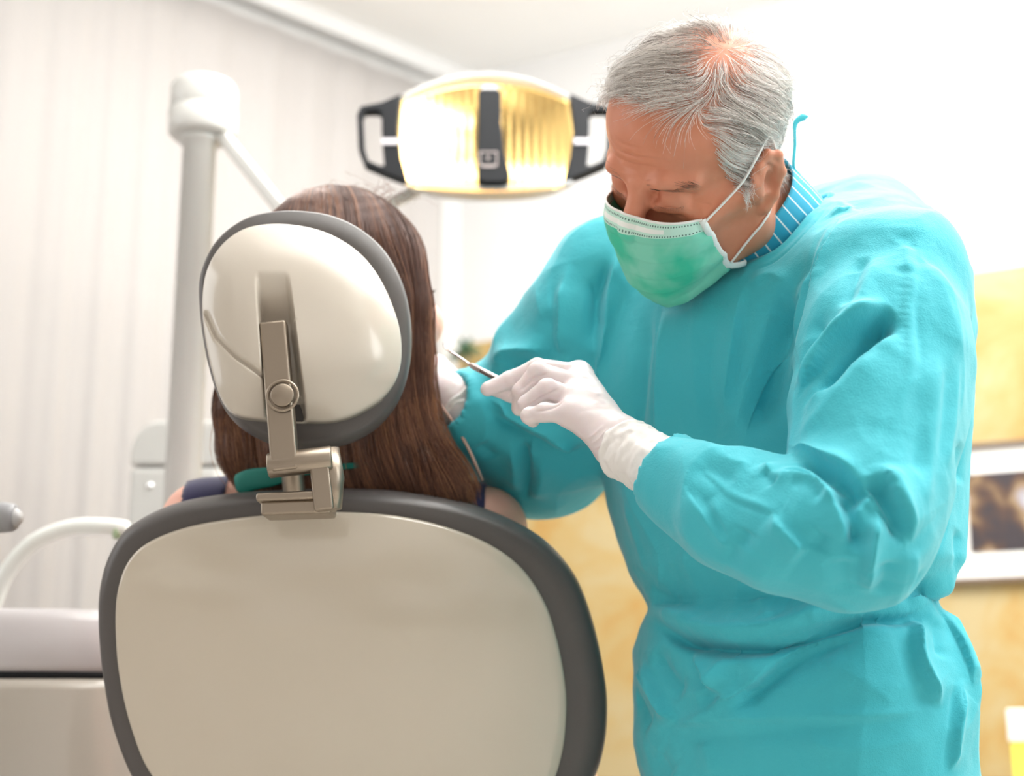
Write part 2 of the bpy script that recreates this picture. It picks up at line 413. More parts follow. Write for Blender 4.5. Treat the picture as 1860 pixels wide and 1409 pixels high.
wall_frame('small white framed notice half hidden between the far sleeve and the gown', 985, 1230, 690, 884, .03, mat('pale_sheet', (.80, .80, .78), .7))

# cabinet with the waste container at the lower right
c0 = on_wall(1900, 1400)[:2]; sc_ = (c0 - CORN) @ DF
cab = empty('base_cabinet', (*(CORN + DF * sc_ + NF * .25), 0), 'low white cabinet against the yellow wall carrying the sharps container', 'cabinet')
wbox('body', sc_ - .12, sc_ + .62, .02, .45, .06, .76, mat('cabinet_white', (.8, .79, .76), .4), DF, NF, cab)
wbox('top', sc_ - .14, sc_ + .64, .017, .47, .76, .79, mat('cabinet_top', (.72, .70, .66), .35), DF, NF, cab)
for k in range(2):
    d_ = wbox('door', sc_ - .11 + .37 * k, sc_ + .24 + .37 * k, .45, .468, .08, .74, M_white, DF, NF, cab)
    h_ = wbox('handle', sc_ + .18 + .37 * k - .2 * k, sc_ + .19 + .37 * k - .2 * k, .468, .485, .5, .62, M_trim, DF, NF, d_)
wbox('plinth', sc_ - .10, sc_ + .60, .04, .42, 0, .06, M_trim, DF, NF, cab)
def on_off(px, py, off): return on_wall(px, py, off)
q0 = on_off(1842, 1300, .2); z1 = on_off(1855, 1287, .2)[2]; zm = on_off(1855, 1345, .2)[2]; sb = (q0[:2] - CORN) @ DF
box = empty('sharps_container', (*(CORN + DF * (sb + .07) + NF * .2), .79), 'yellow sharps container with a white lid at the lower right corner', 'container')
bevel(wbox('tub', sb, sb + .14, .12, .26, .79, zm, mat('container_yellow', (.85, .78, .10), .4), DF, NF, box))
bevel(wbox('lid', sb - .004, sb + .144, .116, .264, zm, z1, mat('container_lid', (.85, .85, .83), .4), DF, NF, box))

# small shelf with a plant and a bottle, seen between hair and far sleeve
q0 = on_off(835, 712, .10); ss = (q0[:2] - CORN) @ DF; zs_ = q0[2]
sh = wbox('wall_shelf', ss - .14, ss + .20, .0, .15, zs_ - .02, zs_, mat('shelf_white', (.82, .81, .78), .5), DF, NF); bevel(sh)
tag(sh, 'narrow white wall shelf behind the patient carrying a little plant', 'shelf')
pc = CORN + DF * (ss + .0) + NF * .08
pl = empty('potted_plant', (pc[0], pc[1], zs_), 'tiny dark green plant on a thin stem in a pale pot, on the wall shelf', 'plant')
add('pot', lathe_np([(0, 0), (.022, 0), (.028, .05), (.025, .05), (.0, .045)], (pc[0], pc[1], zs_ + .0005)), mat('pot_glaze', (.6, .6, .58), .4), pl)
top = on_off(846, 640, .08)
stem = catmull([(pc[0], pc[1], zs_ + .045), (pc[0] + .01, pc[1], zs_ + .07), (top[0], top[1], top[2] - .01)], 6)
add('stem', tube_np(stem, .003, 6), mat('plant_stem', (.2, .22, .18), .6), pl)
lf = []
rg = np.random.RandomState(3)
for k in range(26):
    d = rg.randn(3); d /= np.linalg.norm(d); d[2] = abs(d[2]) * 1.3 - .2; L_ = .03 + .02 * rg.rand()
    b0 = np.array([top[0], top[1], top[2]]) + d * .004; sd = np.cross(d, rg.randn(3)); sd /= np.linalg.norm(sd); nn_ = np.cross(sd, d)
    V = []; 
    for t in np.linspace(0, 1, 6):
        w_ = .008 * math.sin(math.pi * min(t * .9 + .08, 1)); c = b0 + d * L_ * t + np.array([0, 0, -.012 * t * t]); V += [c - sd * w_, c + nn_ * w_ * .2, c + sd * w_]
    Qf = [(i * 3 + j, i * 3 + j + 1, i * 3 + j + 4, i * 3 + j + 3) for i in range(5) for j in range(2)]
    lf.append((np.array(V), Qf, []))
add('foliage', merge(lf), mat('leaf_green', (.06, .14, .07), .5), pl)
bc = CORN + DF * (ss + .09) + NF * .07
bo = empty('bottle', (bc[0], bc[1], zs_), 'little white dispenser bottle beside the plant on the wall shelf', 'bottle')
add('body', lathe_np([(0, 0), (.016, 0), (.018, .004), (.018, .05), (.008, .06), (0, .06)], (bc[0], bc[1], zs_ + .0005)), mat('bottle_white', (.85, .84, .82), .35), bo)
add('cap', lathe_np([(0, .06), (.008, .06), (.008, .078), (0, .08)], (bc[0], bc[1], zs_ + .0005)), mat('bottle_cap', (.8, .8, .8), .4), bo)

# ================================================================ dental equipment
class Plane:
    """a flat frame in the place: origin o, u to the right, v along its slope, n towards the camera side"""
    def __init__(s, o, tilt, yaw=0., roll=0.):
        R = Matrix.Rotation(yaw, 3, 'Z') @ Matrix.Rotation(tilt, 3, 'X') @ Matrix.Rotation(roll, 3, 'Y'); R = np.array(R)
        s.o = np.asarray(o, float); s.u, s.n, s.v = R[:, 0], -R[:, 1], R[:, 2]
    def hit(s, px, py, off=0.):
        d = ray(px, py); o = s.o + s.n * off; t = ((o - CAM) @ s.n) / (d @ s.n); q = CAM + d * t - o
        return np.array([q @ s.u, q @ s.v])
    def at(s, uv, n=0.):
        uv = np.atleast_2d(uv); n = np.broadcast_to(np.asarray(n, float), (len(uv),))
        return s.o + uv[:, :1] * s.u + uv[:, 1:2] * s.v + n[:, None] * s.n
def outline(pl, pix, off=0., n=8, c=None):
    q = np.array([pl.hit(x, y, off) for x, y in pix]); q = catmull_closed(q, n); c = q.mean(0) if c is None else c
    return q, c
def pillow(pl, q, c, rings, fn=None, nin=14):
    """rings: (scale, n) from the back edge to the crown of the front; then filled to the centre"""
    V = []; N = len(q); r0 = rings[-1]
    rr = list(rings)
    V = []; UV = []
    for s_, h in rr:
        p = c + (q - c) * s_; UV.append(p); V.append(pl.at(p, h if fn is None else h + fn(p, s_)))
    V = np.vstack(V); Q = []
    for i in range(len(rr) - 1):
        for k in range(N): Q.append((i * N + k, i * N + (k + 1) % N, (i + 1) * N + (k + 1) % N, (i + 1) * N + k))
    c0 = len(V); h0 = rr[0][1]; h1 = rr[-1][1]
    V = np.vstack([V, pl.at(c, h0), pl.at(c, h1 + (0 if fn is None else fn(np.array([c]), 0)))])
    T = []
    for k in range(N):
        T.append((c0, (k + 1) % N, k)); T.append((c0 + 1, (len(rr) - 1) * N + k, (len(rr) - 1) * N + (k + 1) % N))
    return V, np.array(Q), np.array(T)
def dome(edge, height, p=2.0, smin=.03, n=22):
    return [(s_, edge + height * (1 - s_ ** p)) for s_ in np.linspace(1, smin, n)]

M_grey = mat('grey_leatherette', (.092, .083, .080), .42, bump=(420, .12, .0006))
M_shell = mat('ivory_plastic_shell', (.60, .535, .44), .14, Coat_Weight=.7, Coat_Roughness=.06)
M_shell2 = mat('white_plastic_shell', (.60, .545, .47), .2, Coat_Weight=.4, Coat_Roughness=.08)
M_steel = mat('satin_bronze_steel', (.36, .30, .24), .36, .9)
M_unit = mat('white_enamel', (.60, .595, .57), .25)

BK = Plane(P(650, 1000, 1.50), math.radians(18), math.radians(4))
# rotation X by +tilt leans the top towards the camera
chair = empty('dental_chair', (BK.o[0], BK.o[1] + .25, 0), 'grey upholstered dental chair with ivory shells, seen from behind', 'dental chair')
cush = [(184, 1130), (187, 1060), (205, 1000), (240, 955), (320, 918), (420, 902), (520, 896), (620, 893), (730, 897), (830, 914), (920, 945), (990, 985), (1040, 1040), (1070, 1110), (1090, 1190), (1100, 1270), (1094, 1350), (1068, 1420), (1000, 1500), (860, 1560), (660, 1580), (470, 1560), (330, 1500), (255, 1420), (212, 1320), (192, 1220)]
q, c = outline(BK, cush, -.025, 6)
ring = [(.93, -.075), (.97, -.072), (.988, -.062), (1.0, -.045), (1.004, -.028), (1.0, -.012), (.985, -.001), (.96, .004), (.90, .006), (.5, .006), (.05, .006)]
add('backrest_cushion', pillow(BK, q, c, ring), M_grey, chair)
shell = [(208, 1130), (213, 1070), (232, 1020), (270, 985), (340, 958), (430, 942), (520, 934), (620, 931), (720, 938), (810, 958), (890, 990), (950, 1035), (990, 1095), (1012, 1160), (1026, 1230), (1030, 1290), (1022, 1370), (995, 1440), (930, 1500), (800, 1540), (650, 1550), (480, 1535), (350, 1480), (275, 1410), (236, 1320), (214, 1220)]
q, c = outline(BK, shell, .012, 6)
ring = [(.97, .0), (1.0, .002), (1.0, .008), (.994, .013)] + [(a_, .013 + .028 * (1 - a_ ** 2.6)) for a_ in np.linspace(.985, .03, 22)]
add('backrest_shell', pillow(BK, q, c, ring), M_shell, chair)

# headrest
HR = Plane(P(550, 600, 1.42), math.radians(-2), math.radians(7))
hc = [(362, 520), (366, 590), (378, 660), (398, 725), (428, 770), (475, 800), (530, 815), (590, 815), (650, 800), (700, 765), (733, 710), (747, 640), (744, 570), (728, 510), (698, 460), (655, 423), (605, 400), (550, 391), (495, 392), (445, 405), (402, 435), (375, 474)]
q, c = outline(HR, hc, -.025, 6)
ring = [(.78, -.072), (.88, -.068), (.94, -.055), (.982, -.037), (1.0, -.02), (.978, -.006), (.95, .0), (.8, .002), (.05, .002)]
add('headrest_cushion', pillow(HR, q, c, ring), M_grey, chair)
hs = [(366, 540), (370, 600), (384, 670), (402, 722), (425, 748), (462, 757), (510, 760), (560, 762), (610, 760), (655, 745), (700, 715), (726, 670), (729, 610), (715, 555), (690, 502), (655, 458), (605, 425), (550, 408), (490, 404), (440, 414), (400, 444), (375, 487)]
q, c = outline(HR, hs, .02, 10)
GA = [HR.hit(468, 500, .04), HR.hit(487, 775, .04), HR.hit(522, 500, .04), HR.hit(556, 775, .04)]
SL = [HR.hit(*p_, .04) for p_ in ((372, 560), (392, 606), (430, 648), (486, 690))]
def recess(p, s_):
    t = (p[:, 1] - GA[0][1]) / (GA[1][1] - GA[0][1]); xl = GA[0][0] + t * (GA[1][0] - GA[0][0]); xr = GA[2][0] + t * (GA[3][0] - GA[2][0])
    sm = lambda x: np.clip(x, 0, 1) ** 2 * (3 - 2 * np.clip(x, 0, 1))
    a = sm((p[:, 0] - xl) / .006 + .5) * sm((xr - p[:, 0]) / .006 + .5) * sm((t + .02) / .32)
    d = np.full(len(p), 9.)
    for i in range(3):
        a0, b0 = SL[i], SL[i + 1]; ab = b0 - a0; tt = np.clip(((p - a0) @ ab) / (ab @ ab), 0, 1); d = np.minimum(d, np.linalg.norm(p - a0 - tt[:, None] * ab, axis=1))
    return -(.034 * a * min(1., (1.02 - s_) * 12)) - .006 * np.exp(-(d / .0022) ** 2) * (1 if s_ < .99 else 0)
ring = [(.93, -.004), (1.0, .0), (1.0, .012), (.995, .017)] + [(a_, .017 + .036 * (1 - a_ ** 3.2)) for a_ in np.linspace(.985, .02, 80)]
q2 = np.array([np.interp(np.linspace(0, len(q), 360, endpoint=False), np.arange(len(q) + 1), np.r_[q[:, i], q[0, i]]) for i in range(2)]).T
add('headrest_shell', pillow(HR, q2, c, ring, recess), M_shell2, chair)

def bar(pix, Y, wpx, thick, name, parent, m=M_steel, off=0, bev=.003):
    """flat steel bar along a pixel path at depth Y: width from the photo, real thickness away from the camera"""
    pts = np.array([P(x, y, Y) for x, y in pix]); vs = []
    for i in range(len(pts) - 1):
        a, b = pts[i], pts[i + 1]; d = b - a; L = np.linalg.norm(d); d /= L; s_ = np.cross(d, [0, 1, 0]); s_ /= np.linalg.norm(s_); nn_ = np.cross(s_, d)
        W = wpx * Y / FPX; R = np.stack([s_, nn_, d], 1); vs.append(box_np((a + b) / 2, (W, thick, L), R))
    o = add(name, merge(vs), m, parent, False); return bevel(o, bev)
br = bar([(497, 586), (519, 856)], 1.375, 50, .018, 'headrest_bracket', chair)
Yb = 1.372
ctr = P(513, 718, Yb - .009); nf = np.array([0, -1., 0])
add('bracket_button', lathe_np([(0, .003), (.0105, .003), (.0115, .002), (.0115, 0)], ctr - nf * 0, nf, 32), M_steel, chair)
add('bracket_ring', lathe_np([(.0135, 0), (.0145, .0012), (.0155, .0012), (.0165, 0)], ctr, nf, 32), M_steel, chair)
a, b = P(487, 846, 1.378), P(604, 832, 1.378)
add('bracket_hinge', tube_np([a, a + (b - a) * .02, b - (b - a) * .02, b], [.011, .0125, .0125, .011], 24), M_steel, chair)
bar([(580, 822), (592, 930)], 1.385, 36, .03, 'bracket_riser', chair)
a = P(600, 830, 1.385); 
add('bracket_knuckle', tube_np([P(598, 815, 1.385), P(604, 870, 1.385), P(606, 925, 1.385)], [.010, .012, .008], 20), M_steel, chair)
bar([(472, 909), (606, 903)], 1.40, 16, .05, 'bracket_foot', chair)
bar([(480, 928), (606, 924)], 1.402, 26, .045, 'bracket_clamp', chair)
# slide that carries the headrest into the backrest, seat and pedestal (below and behind what the photo shows)
add('headrest_post', tube_np([HR.at(HR.hit(520, 600), -.03)[0], P(520, 700, 1.46), P(535, 900, 1.49), BK.at(BK.hit(560, 1000), -.03)[0]], .012, 12), M_steel, chair)
bb = BK.at(np.array([0., -.42]), -.04)[0]
seat_c = (BK.o[0] + .01, bb[1] + .42, .52)
o = add('seat_cushion', box_np((seat_c[0], seat_c[1] - .06, .50), (.52, .80, .12)), M_grey, chair, False); bevel(o, .045, 6)
o = add('leg_rest', box_np((seat_c[0], seat_c[1] + .66, .47), (.46, .62, .10)), M_grey, chair, False); bevel(o, .04, 6)
o = add('backrest_hinge', box_np((seat_c[0], bb[1] - .0, .52), (.30, .10, .16)), M_shell2, chair, False); bevel(o, .02, 4)
o = add('pedestal', box_np((seat_c[0], seat_c[1], .24), (.26, .42, .42)), M_shell2, chair, False); bevel(o, .05, 5)
o = add('floor_plate', box_np((seat_c[0], seat_c[1] + .1, .025), (.5, .95, .05)), M_shell2, chair, False); bevel(o, .02, 4)

# column with the lamp arm
YL = 2.2
px = P(363, 260, YL)[0]; zt = P(365, 152, YL)[2]; zm = P(365, 205, YL)[2]; zb = P(365, 250, YL)[2]
pole = empty('lamp_column', (px, YL, 0), 'white enamelled upright lamp column with a round cap, left of the headrest', 'column')
add('pole', lathe_np([(0, 0), (.045, 0), (.045, .04), (.0285, .05), (.0275, zb - .012), (.033, zb - .012), (.033, zb + .004), (0, zb + .004)], (px, YL, 0)), M_unit, pole)
add('cap', lathe_np([(0, zb), (.050, zb), (.0555, zb + .006), (.0565, zm - .002), (.054, zm - .001), (.054, zm + .002), (.0555, zm + .004), (.054, zt - .010), (.049, zt - .002), (.030, zt), (0, zt)], (px + .003, YL, 0), n=64), M_unit, pole)
e0 = np.array([px + .035, YL - .01, zb + .004]); e1 = P(560, 440, 2.1); e2 = P(800, 325, 2.24)
def beam(a, b, w_, h_, name, parent, m):
    a, b = np.asarray(a, float), np.asarray(b, float); d = b - a; L = np.linalg.norm(d); d /= L; s_ = np.cross(d, [0, 0, 1.]); s_ /= np.linalg.norm(s_); n_ = np.cross(s_, d)
    return bevel(add(name, box_np((a + b) / 2, (w_, h_, L), np.stack([s_, n_, d], 1)), m, parent, False), .006, 4)
beam(e0, e1, .018, .022, 'arm', pole, M_unit)
beam(e1, e2, .018, .022, 'arm', pole, M_unit)
add('arm_joint', lathe_np([(0, -.03), (.024, -.03), (.027, -.02), (.027, .02), (.024, .03), (0, .03)], e1), M_unit, pole)

# operating lamp
LP = Plane(P(885, 240, 2.15), math.radians(-14), math.radians(0))
lamp = empty('operating_lamp', LP.o, 'dental operating lamp with golden mirror reflector, black grips and a black centre bar', 'lamp')
h = lambda x, y, o=0.: LP.hit(x, y, o)
def lgrid(off_fn, nu=60, nv=36, grow=0.):
    V = []
    for j in range(nv + 1):
        t = j / nv
        for i in range(nu + 1):
            s_ = i / nu * 2 - 1
            yt = 135 + 45 * s_ * s_ - grow; yb = 342 - 10 * s_ * s_ + grow; y = yt + (yb - yt) * t
            xl = 726 - 5 * math.sin(math.pi * t * .9) + 12 * t ** 3; xr = 1035 + 10 * math.sin(math.pi * t * .9); mid = 882
            x = mid + (xr - mid) * s_ if s_ > 0 else mid + (mid - xl) * s_
            x += grow * s_
            V.append(LP.at(h(x, y), off_fn(s_, t * 2 - 1))[0])
    n = nu + 1; Q = [(j * n + i, (j + 1) * n + i, (j + 1) * n + i + 1, j * n + i + 1) for j in range(nv) for i in range(nu)]
    return np.array(V), Q, []
M_gold = mat('golden_mirror', (1.0, .70, .27), .27, 1.0); nt = M_gold.node_tree
wv = nt.nodes.new('ShaderNodeTexWave'); wv.inputs['Scale'].default_value = 22; wv.inputs['Distortion'].default_value = .4; tc = nt.nodes.new('ShaderNodeTexCoord'); nt.links.new(tc.outputs['Object'], wv.inputs['Vector'])
bp = nt.nodes.new('ShaderNodeBump'); bp.inputs['Strength'].default_value = .16; bp.inputs['Distance'].default_value = .003
nt.links.new(wv.outputs['Fac'], bp.inputs['Height']); nt.links.new(bp.outputs['Normal'], nt.nodes['Principled BSDF'].inputs['Normal'])
o = add('reflector', lgrid(lambda s_, t: -.060 * (1 - s_ * s_ * .8) * (1 - t * t * .8) ** .8 - .004), M_gold, lamp)
md = o.modifiers.new('t', 'SOLIDIFY'); md.thickness = .002; md.offset = -1
back = lgrid(lambda s_, t: -.080 * (1 - s_ ** 4) ** .6 * (1 - t ** 4) ** .6 - .006, grow=2)
o = add('back_shell', back, M_unit, lamp)
# clear lip along the lower edge
lip = [LP.at(h(738 + i * 15.1, 336 + 9 * (1 - ((i - 10) / 10) ** 2)), .006)[0] for i in range(21)]
M_lip = mat('clear_lip', (.85, .86, .86), .1, Transmission_Weight=.6, IOR=1.3)
add('front_rim', tube_np(lip, .0045, 8), M_lip, lamp)
tp = [LP.at(h(728 + i * 15.4, 136 + 44 * ((i - 10) / 10) ** 2), .004)[0] for i in range(21)]
add('top_rim', tube_np(tp, .0025, 8), M_lip, lamp)
M_black = mat('black_plastic', (.006, .007, .009), .55, Specular_IOR_Level=.2)
def cbar(pix, name, m, n0, n1):
    q_ = np.array([h(*p_) for p_ in pix]); k = len(q_)
    V = np.vstack([LP.at(q_, n0), LP.at(q_, n1)]); me = bpy.data.meshes.new(name)
    me.from_pydata([tuple(v) for v in V], [], [tuple(range(k)), tuple(range(2 * k - 1, k - 1, -1))] + [(i, k + i, k + (i + 1) % k, (i + 1) % k) for i in range(k)]); me.update()
    return bevel(link(name, me, m, lamp), .0025, 3)
cb = cbar([(869, 182), (874, 176), (904, 176), (910, 182), (911, 240), (916, 290), (926, 328), (924, 340), (912, 345), (880, 345), (868, 340), (867, 290), (868, 240)], 'centre_bar', M_black, .022, -.004)
cbar([(870, 182), (876, 170), (890, 166), (903, 170), (909, 182)], 'bar_cap', M_unit, .020, -.002)
M_grey2 = mat('grey_print', (.30, .25, .24), .5)
fr_ = [(871, 290), (904, 290), (904, 317), (871, 317)]; inn = [(873.5, 292.5), (901.5, 292.5), (901.5, 314), (873.5, 314)]
V = np.vstack([LP.at(np.array([h(*a_) for a_ in fr_]), .0228), LP.at(np.array([h(*a_) for a_ in inn]), .0228)])
em = [(V, [(i, (i + 1) % 4, 4 + (i + 1) % 4, 4 + i) for i in range(4)], [])]
ce = h(887, 302)
for k in range(4):
    an = k * math.pi / 4; d = np.array([math.cos(an), math.sin(an)]); n_ = np.array([-d[1], d[0]])
    em.append((LP.at(np.array([ce - d * .004 - n_ * .0006, ce + d * .004 - n_ * .0006, ce + d * .004 + n_ * .0006, ce - d * .004 + n_ * .0006]), .0229 + .0001 * k), [(0, 1, 2, 3)], []))
em.append((LP.at(np.array([h(876, 316), h(899, 316), h(899, 319), h(876, 319)]), .0229), [(0, 1, 2, 3)], []))
o = add('emblem', merge(em), M_grey2, lamp, False); o.parent = cb; o.matrix_parent_inverse = cb.matrix_parent_inverse.copy() if False else Matrix.Identity(4)
o.parent = lamp; o.matrix_parent_inverse = Matrix.Translation(-lamp.location)
def grip(side):
    out = [(649, 214), (656, 199), (695, 191), (729, 176), (723, 240), (729, 290), (741, 335), (701, 320), (664, 304), (652, 275)]
    hol = [(660, 216), (664, 207), (688, 207), (694, 213), (694, 240), (696, 275), (699, 306), (690, 306), (670, 297), (663, 275)]
    hol[5] = (696, 278)
    if side > 0: out = [(1764 - x, y) for x, y in out]; hol = [(1764 - x, y) for x, y in hol]
    a_ = np.array([h(*p_) for p_ in out]); b_ = np.array([h(*p_) for p_ in hol]); k = len(a_)
    V = np.vstack([LP.at(a_, .010), LP.at(b_, .010), LP.at(b_, -.008), LP.at(a_, -.008)]); Q = []
    for r in range(4):
        for i in range(k): Q.append((r * k + i, r * k + (i + 1) % k, ((r + 1) % 4) * k + (i + 1) % k, ((r + 1) % 4) * k + i))
    g = add('grip', (V, Q, []), M_black, lamp, False); bevel(g, .0025, 3)
    s0, s1 = ((694, 259), (724, 270)) if side < 0 else ((1042, 259), (1072, 270))
    a0, b0 = h(*s0), h(*s1)
    st = add('grip_stripe', box_np(LP.at((a0 + b0) / 2, .0112)[0], (abs(b0 - a0)[0], .002, abs(b0 - a0)[1]), np.stack([LP.u, -LP.n, LP.v], 1)), mat('stripe_silver', (.55, .52, .55), .4), lamp, False)
grip(-1); grip(1)
# the burning bulb, between centre bar and reflector
M_bulb = mat('lamp_bulb', (1, .95, .85), .5); b_ = M_bulb.node_tree.nodes['Principled BSDF']; b_.inputs['Emission Color'].default_value = (1, .86, .62, 1); b_.inputs['Emission Strength'].default_value = 38
add('bulb', tube_np([LP.at(h(889, 262), -.014)[0], LP.at(h(889, 305), -.014)[0]], .008, 14), M_bulb, lamp)
add('yoke', tube_np([P(890, 260, 2.24), P(850, 300, 2.245), e2], .009, 10), M_unit, lamp)

# spittoon unit with the water tube, lower left
YS = 1.85
def rbox(name, c_, s_, m, parent, bev=.04, seg=6): return bevel(add(name, box_np(c_, s_), m, parent, False), bev, seg)
a, b = P(250, 1226, YS), P(-260, 1222, YS)
cx_ = -.80; wx = .62
un = empty('spittoon_unit', (cx_, YS + .15, 0), 'glossy white spittoon unit with a curved water tube at the lower left', 'dental unit')
ztop = P(60, 1104, YS)[2]; zsm = P(60, 1224, YS)[2]
def sup(zs_, sc_, name, m, parent, n=72, cx=cx_, cy=YS + .16, a_=.33, b_=.17, pw=3.2):
    V = []; 
    for z, k in zip(zs_, sc_):
        an = np.arange(n) * 2 * math.pi / n; c_, s_ = np.cos(an), np.sin(an); r = (np.abs(c_) ** pw + np.abs(s_) ** pw) ** (-1 / pw)
        V.append(np.column_stack([cx + a_ * k * r * c_, cy + b_ * k * r * s_, np.full(n, z)]))
    V = np.vstack(V); Q = [(i * n + k, i * n + (k + 1) % n, (i + 1) * n + (k + 1) % n, (i + 1) * n + k) for i in range(len(zs_) - 1) for k in range(n)]
    c0 = len(V); V = np.vstack([V, [[cx, cy, zs_[0]], [cx, cy, zs_[-1]]]]); T = [(c0, (k + 1) % n, k) for k in range(n)] + [(c0 + 1, (len(zs_) - 1) * n + k, (len(zs_) - 1) * n + (k + 1) % n) for k in range(n)]
    return add(name, (V, Q, T), m, parent)
M_cer = mat('glossy_white_bowl', (.50, .475, .48), .15, Coat_Weight=.3)
M_ubody = mat('glossy_cream_body', (.38, .345, .30), .12, Coat_Weight=.3)
sup([zsm + .004, zsm + .012, zsm + .05, ztop - .015, ztop - .004, ztop, ztop, ztop - .02, ztop - .045, ztop - .05], [.985, 1.0, 1.0, .975, .955, .93, .80, .74, .5, .05], 'bowl', M_cer, un)
sup([zsm - .006, zsm + .004], [.985, .985], 'seal', M_black, un)
sup([.03, .05, .3, zsm - .02, zsm - .006, zsm - .006], [.90, .97, 1.03, 1.03, 1.0, .5], 'body', M_ubody, un)
sup([.0, .03], [.86, .86], 'plinth', M_grey, un)
w_ = catmull([P(-60, 1180, 1.98), P(-18, 1110, 1.97), P(12, 1040, 1.95), P(62, 985, 1.93), P(130, 958, 1.92), P(200, 957, 1.90), P(232, 962, 1.90)], 8)
w_ = np.vstack([[w_[0][0] - .01, 1.99, ztop - .03], w_])
add('water_tube', tube_np(w_, .0115, 16), mat('translucent_white_tube', (.78, .80, .76), .3), un)
add('tube_nozzle', tube_np([P(213, 960, 1.895), P(213, 978, 1.895)], [.008, .0055], 12), mat('green_nozzle', (.35, .45, .28), .4), un)
# column box behind the pole
wu = empty('service_column', (P(320, 900, 2.4)[0], 2.45, 0), 'pale rounded service column standing behind the lamp column', 'dental unit')
zt = P(300, 765, 2.4)[2]; zs2 = P(270, 848, 2.4)[2]; xl = P(238, 850, 2.4)[0]; xr = P(402, 850, 2.4)[0]
o = add('housing', box_np(((xl + xr) / 2, 2.47, zs2 / 2), (xr - xl, .16, zs2)), M_unit, wu, False); bevel(o, .012, 4)
n = 20; pr = [(xl, zs2 + .002)] + [(xl + .045 * (1 - math.cos(t)), zt - .06 + .06 * math.sin(t)) for t in np.linspace(0, math.pi / 2, 10)] + [(xr, zt), (xr, zs2 + .002)]
me = bpy.data.meshes.new('hood'); k = len(pr); me.from_pydata([(x, 2.39, z) for x, z in pr] + [(x, 2.55, z) for x, z in pr], [], [tuple(range(k))[::-1], tuple(range(k, 2 * k))] + [(i, (i + 1) % k, k + (i + 1) % k, k + i) for i in range(k)]); me.update()
bevel(link('hood', me, M_unit, wu), .006, 3)
add('screw_cap', lathe_np([(0, .004), (.004, .003), (.006, 0)], (P(272, 882, 2.39)[0], 2.39, P(272, 882, 2.39)[2]), (0, -1, 0), 20), mat('chrome', (.9, .9, .9), .1, 1.0), wu)
# handle of the instrument table at the left edge
a = P(30, 940, 1.6); it = empty('instrument_table', (-1.05, 1.62, 0), 'grey round-ended handle of the instrument table at the left edge', 'instrument table')
b = a + np.array([-.36, .02, .01])
add('handle', tube_np([b, a + (b - a) * .04, a + (b - a) * .01, a], [.0175, .0175, .016, .013], 28), mat('grey_plastic', (.30, .30, .31), .4), it)
add('handle_button', lathe_np([(0, .006), (.008, .005), (.0105, 0), (.0105, -.004)], a + np.array([.0, -.003, 0]), (1, -.35, 0), 28), mat('light_grey_cap', (.48, .48, .48), .4), it)
add('post', tube_np([b + np.array([-.01, 0, .01]), (b[0] - .01, b[1], .04)], .02, 20), M_unit, it)
add('foot', lathe_np([(0, 0), (.18, 0), (.18, .02), (.04, .05), (0, .05)], (b[0] - .01, b[1], 0)), M_grey, it)

# ================================================================ the dentist
HRot = np.array([[.692, .692, -.206], [-.549, .318, -.773], [-.469, .648, .600]]); 
HRot, _r = np.linalg.qr(HRot); HRot = HRot * np.sign(np.diag(_r))
HT = np.array([.192, 1.353, 1.486])
def hw(p): return np.atleast_2d(p) @ HRot.T + HT            # head space (x his left, y back, z up) -> place
def hl(p): return (np.atleast_2d(p) - HT) @ HRot
dent = empty('person', P(1450, 1000, 1.52) * np.array([1, 1, 0]), 'grey-haired man in turquoise surgical gown and green face mask leaning over the patient', 'person')
dent.name = 'person'

M_skin = mat('skin_tanned', (.60, .22, .12), .5, bump=(260, .12, .0007), var=(32, (.66, .27, .17), .8), Subsurface_Weight=.12, Subsurface_Scale=.01)
M_skin.node_tree.nodes['Principled BSDF'].inputs['Subsurface Radius'].default_value = (1, .3, .15)

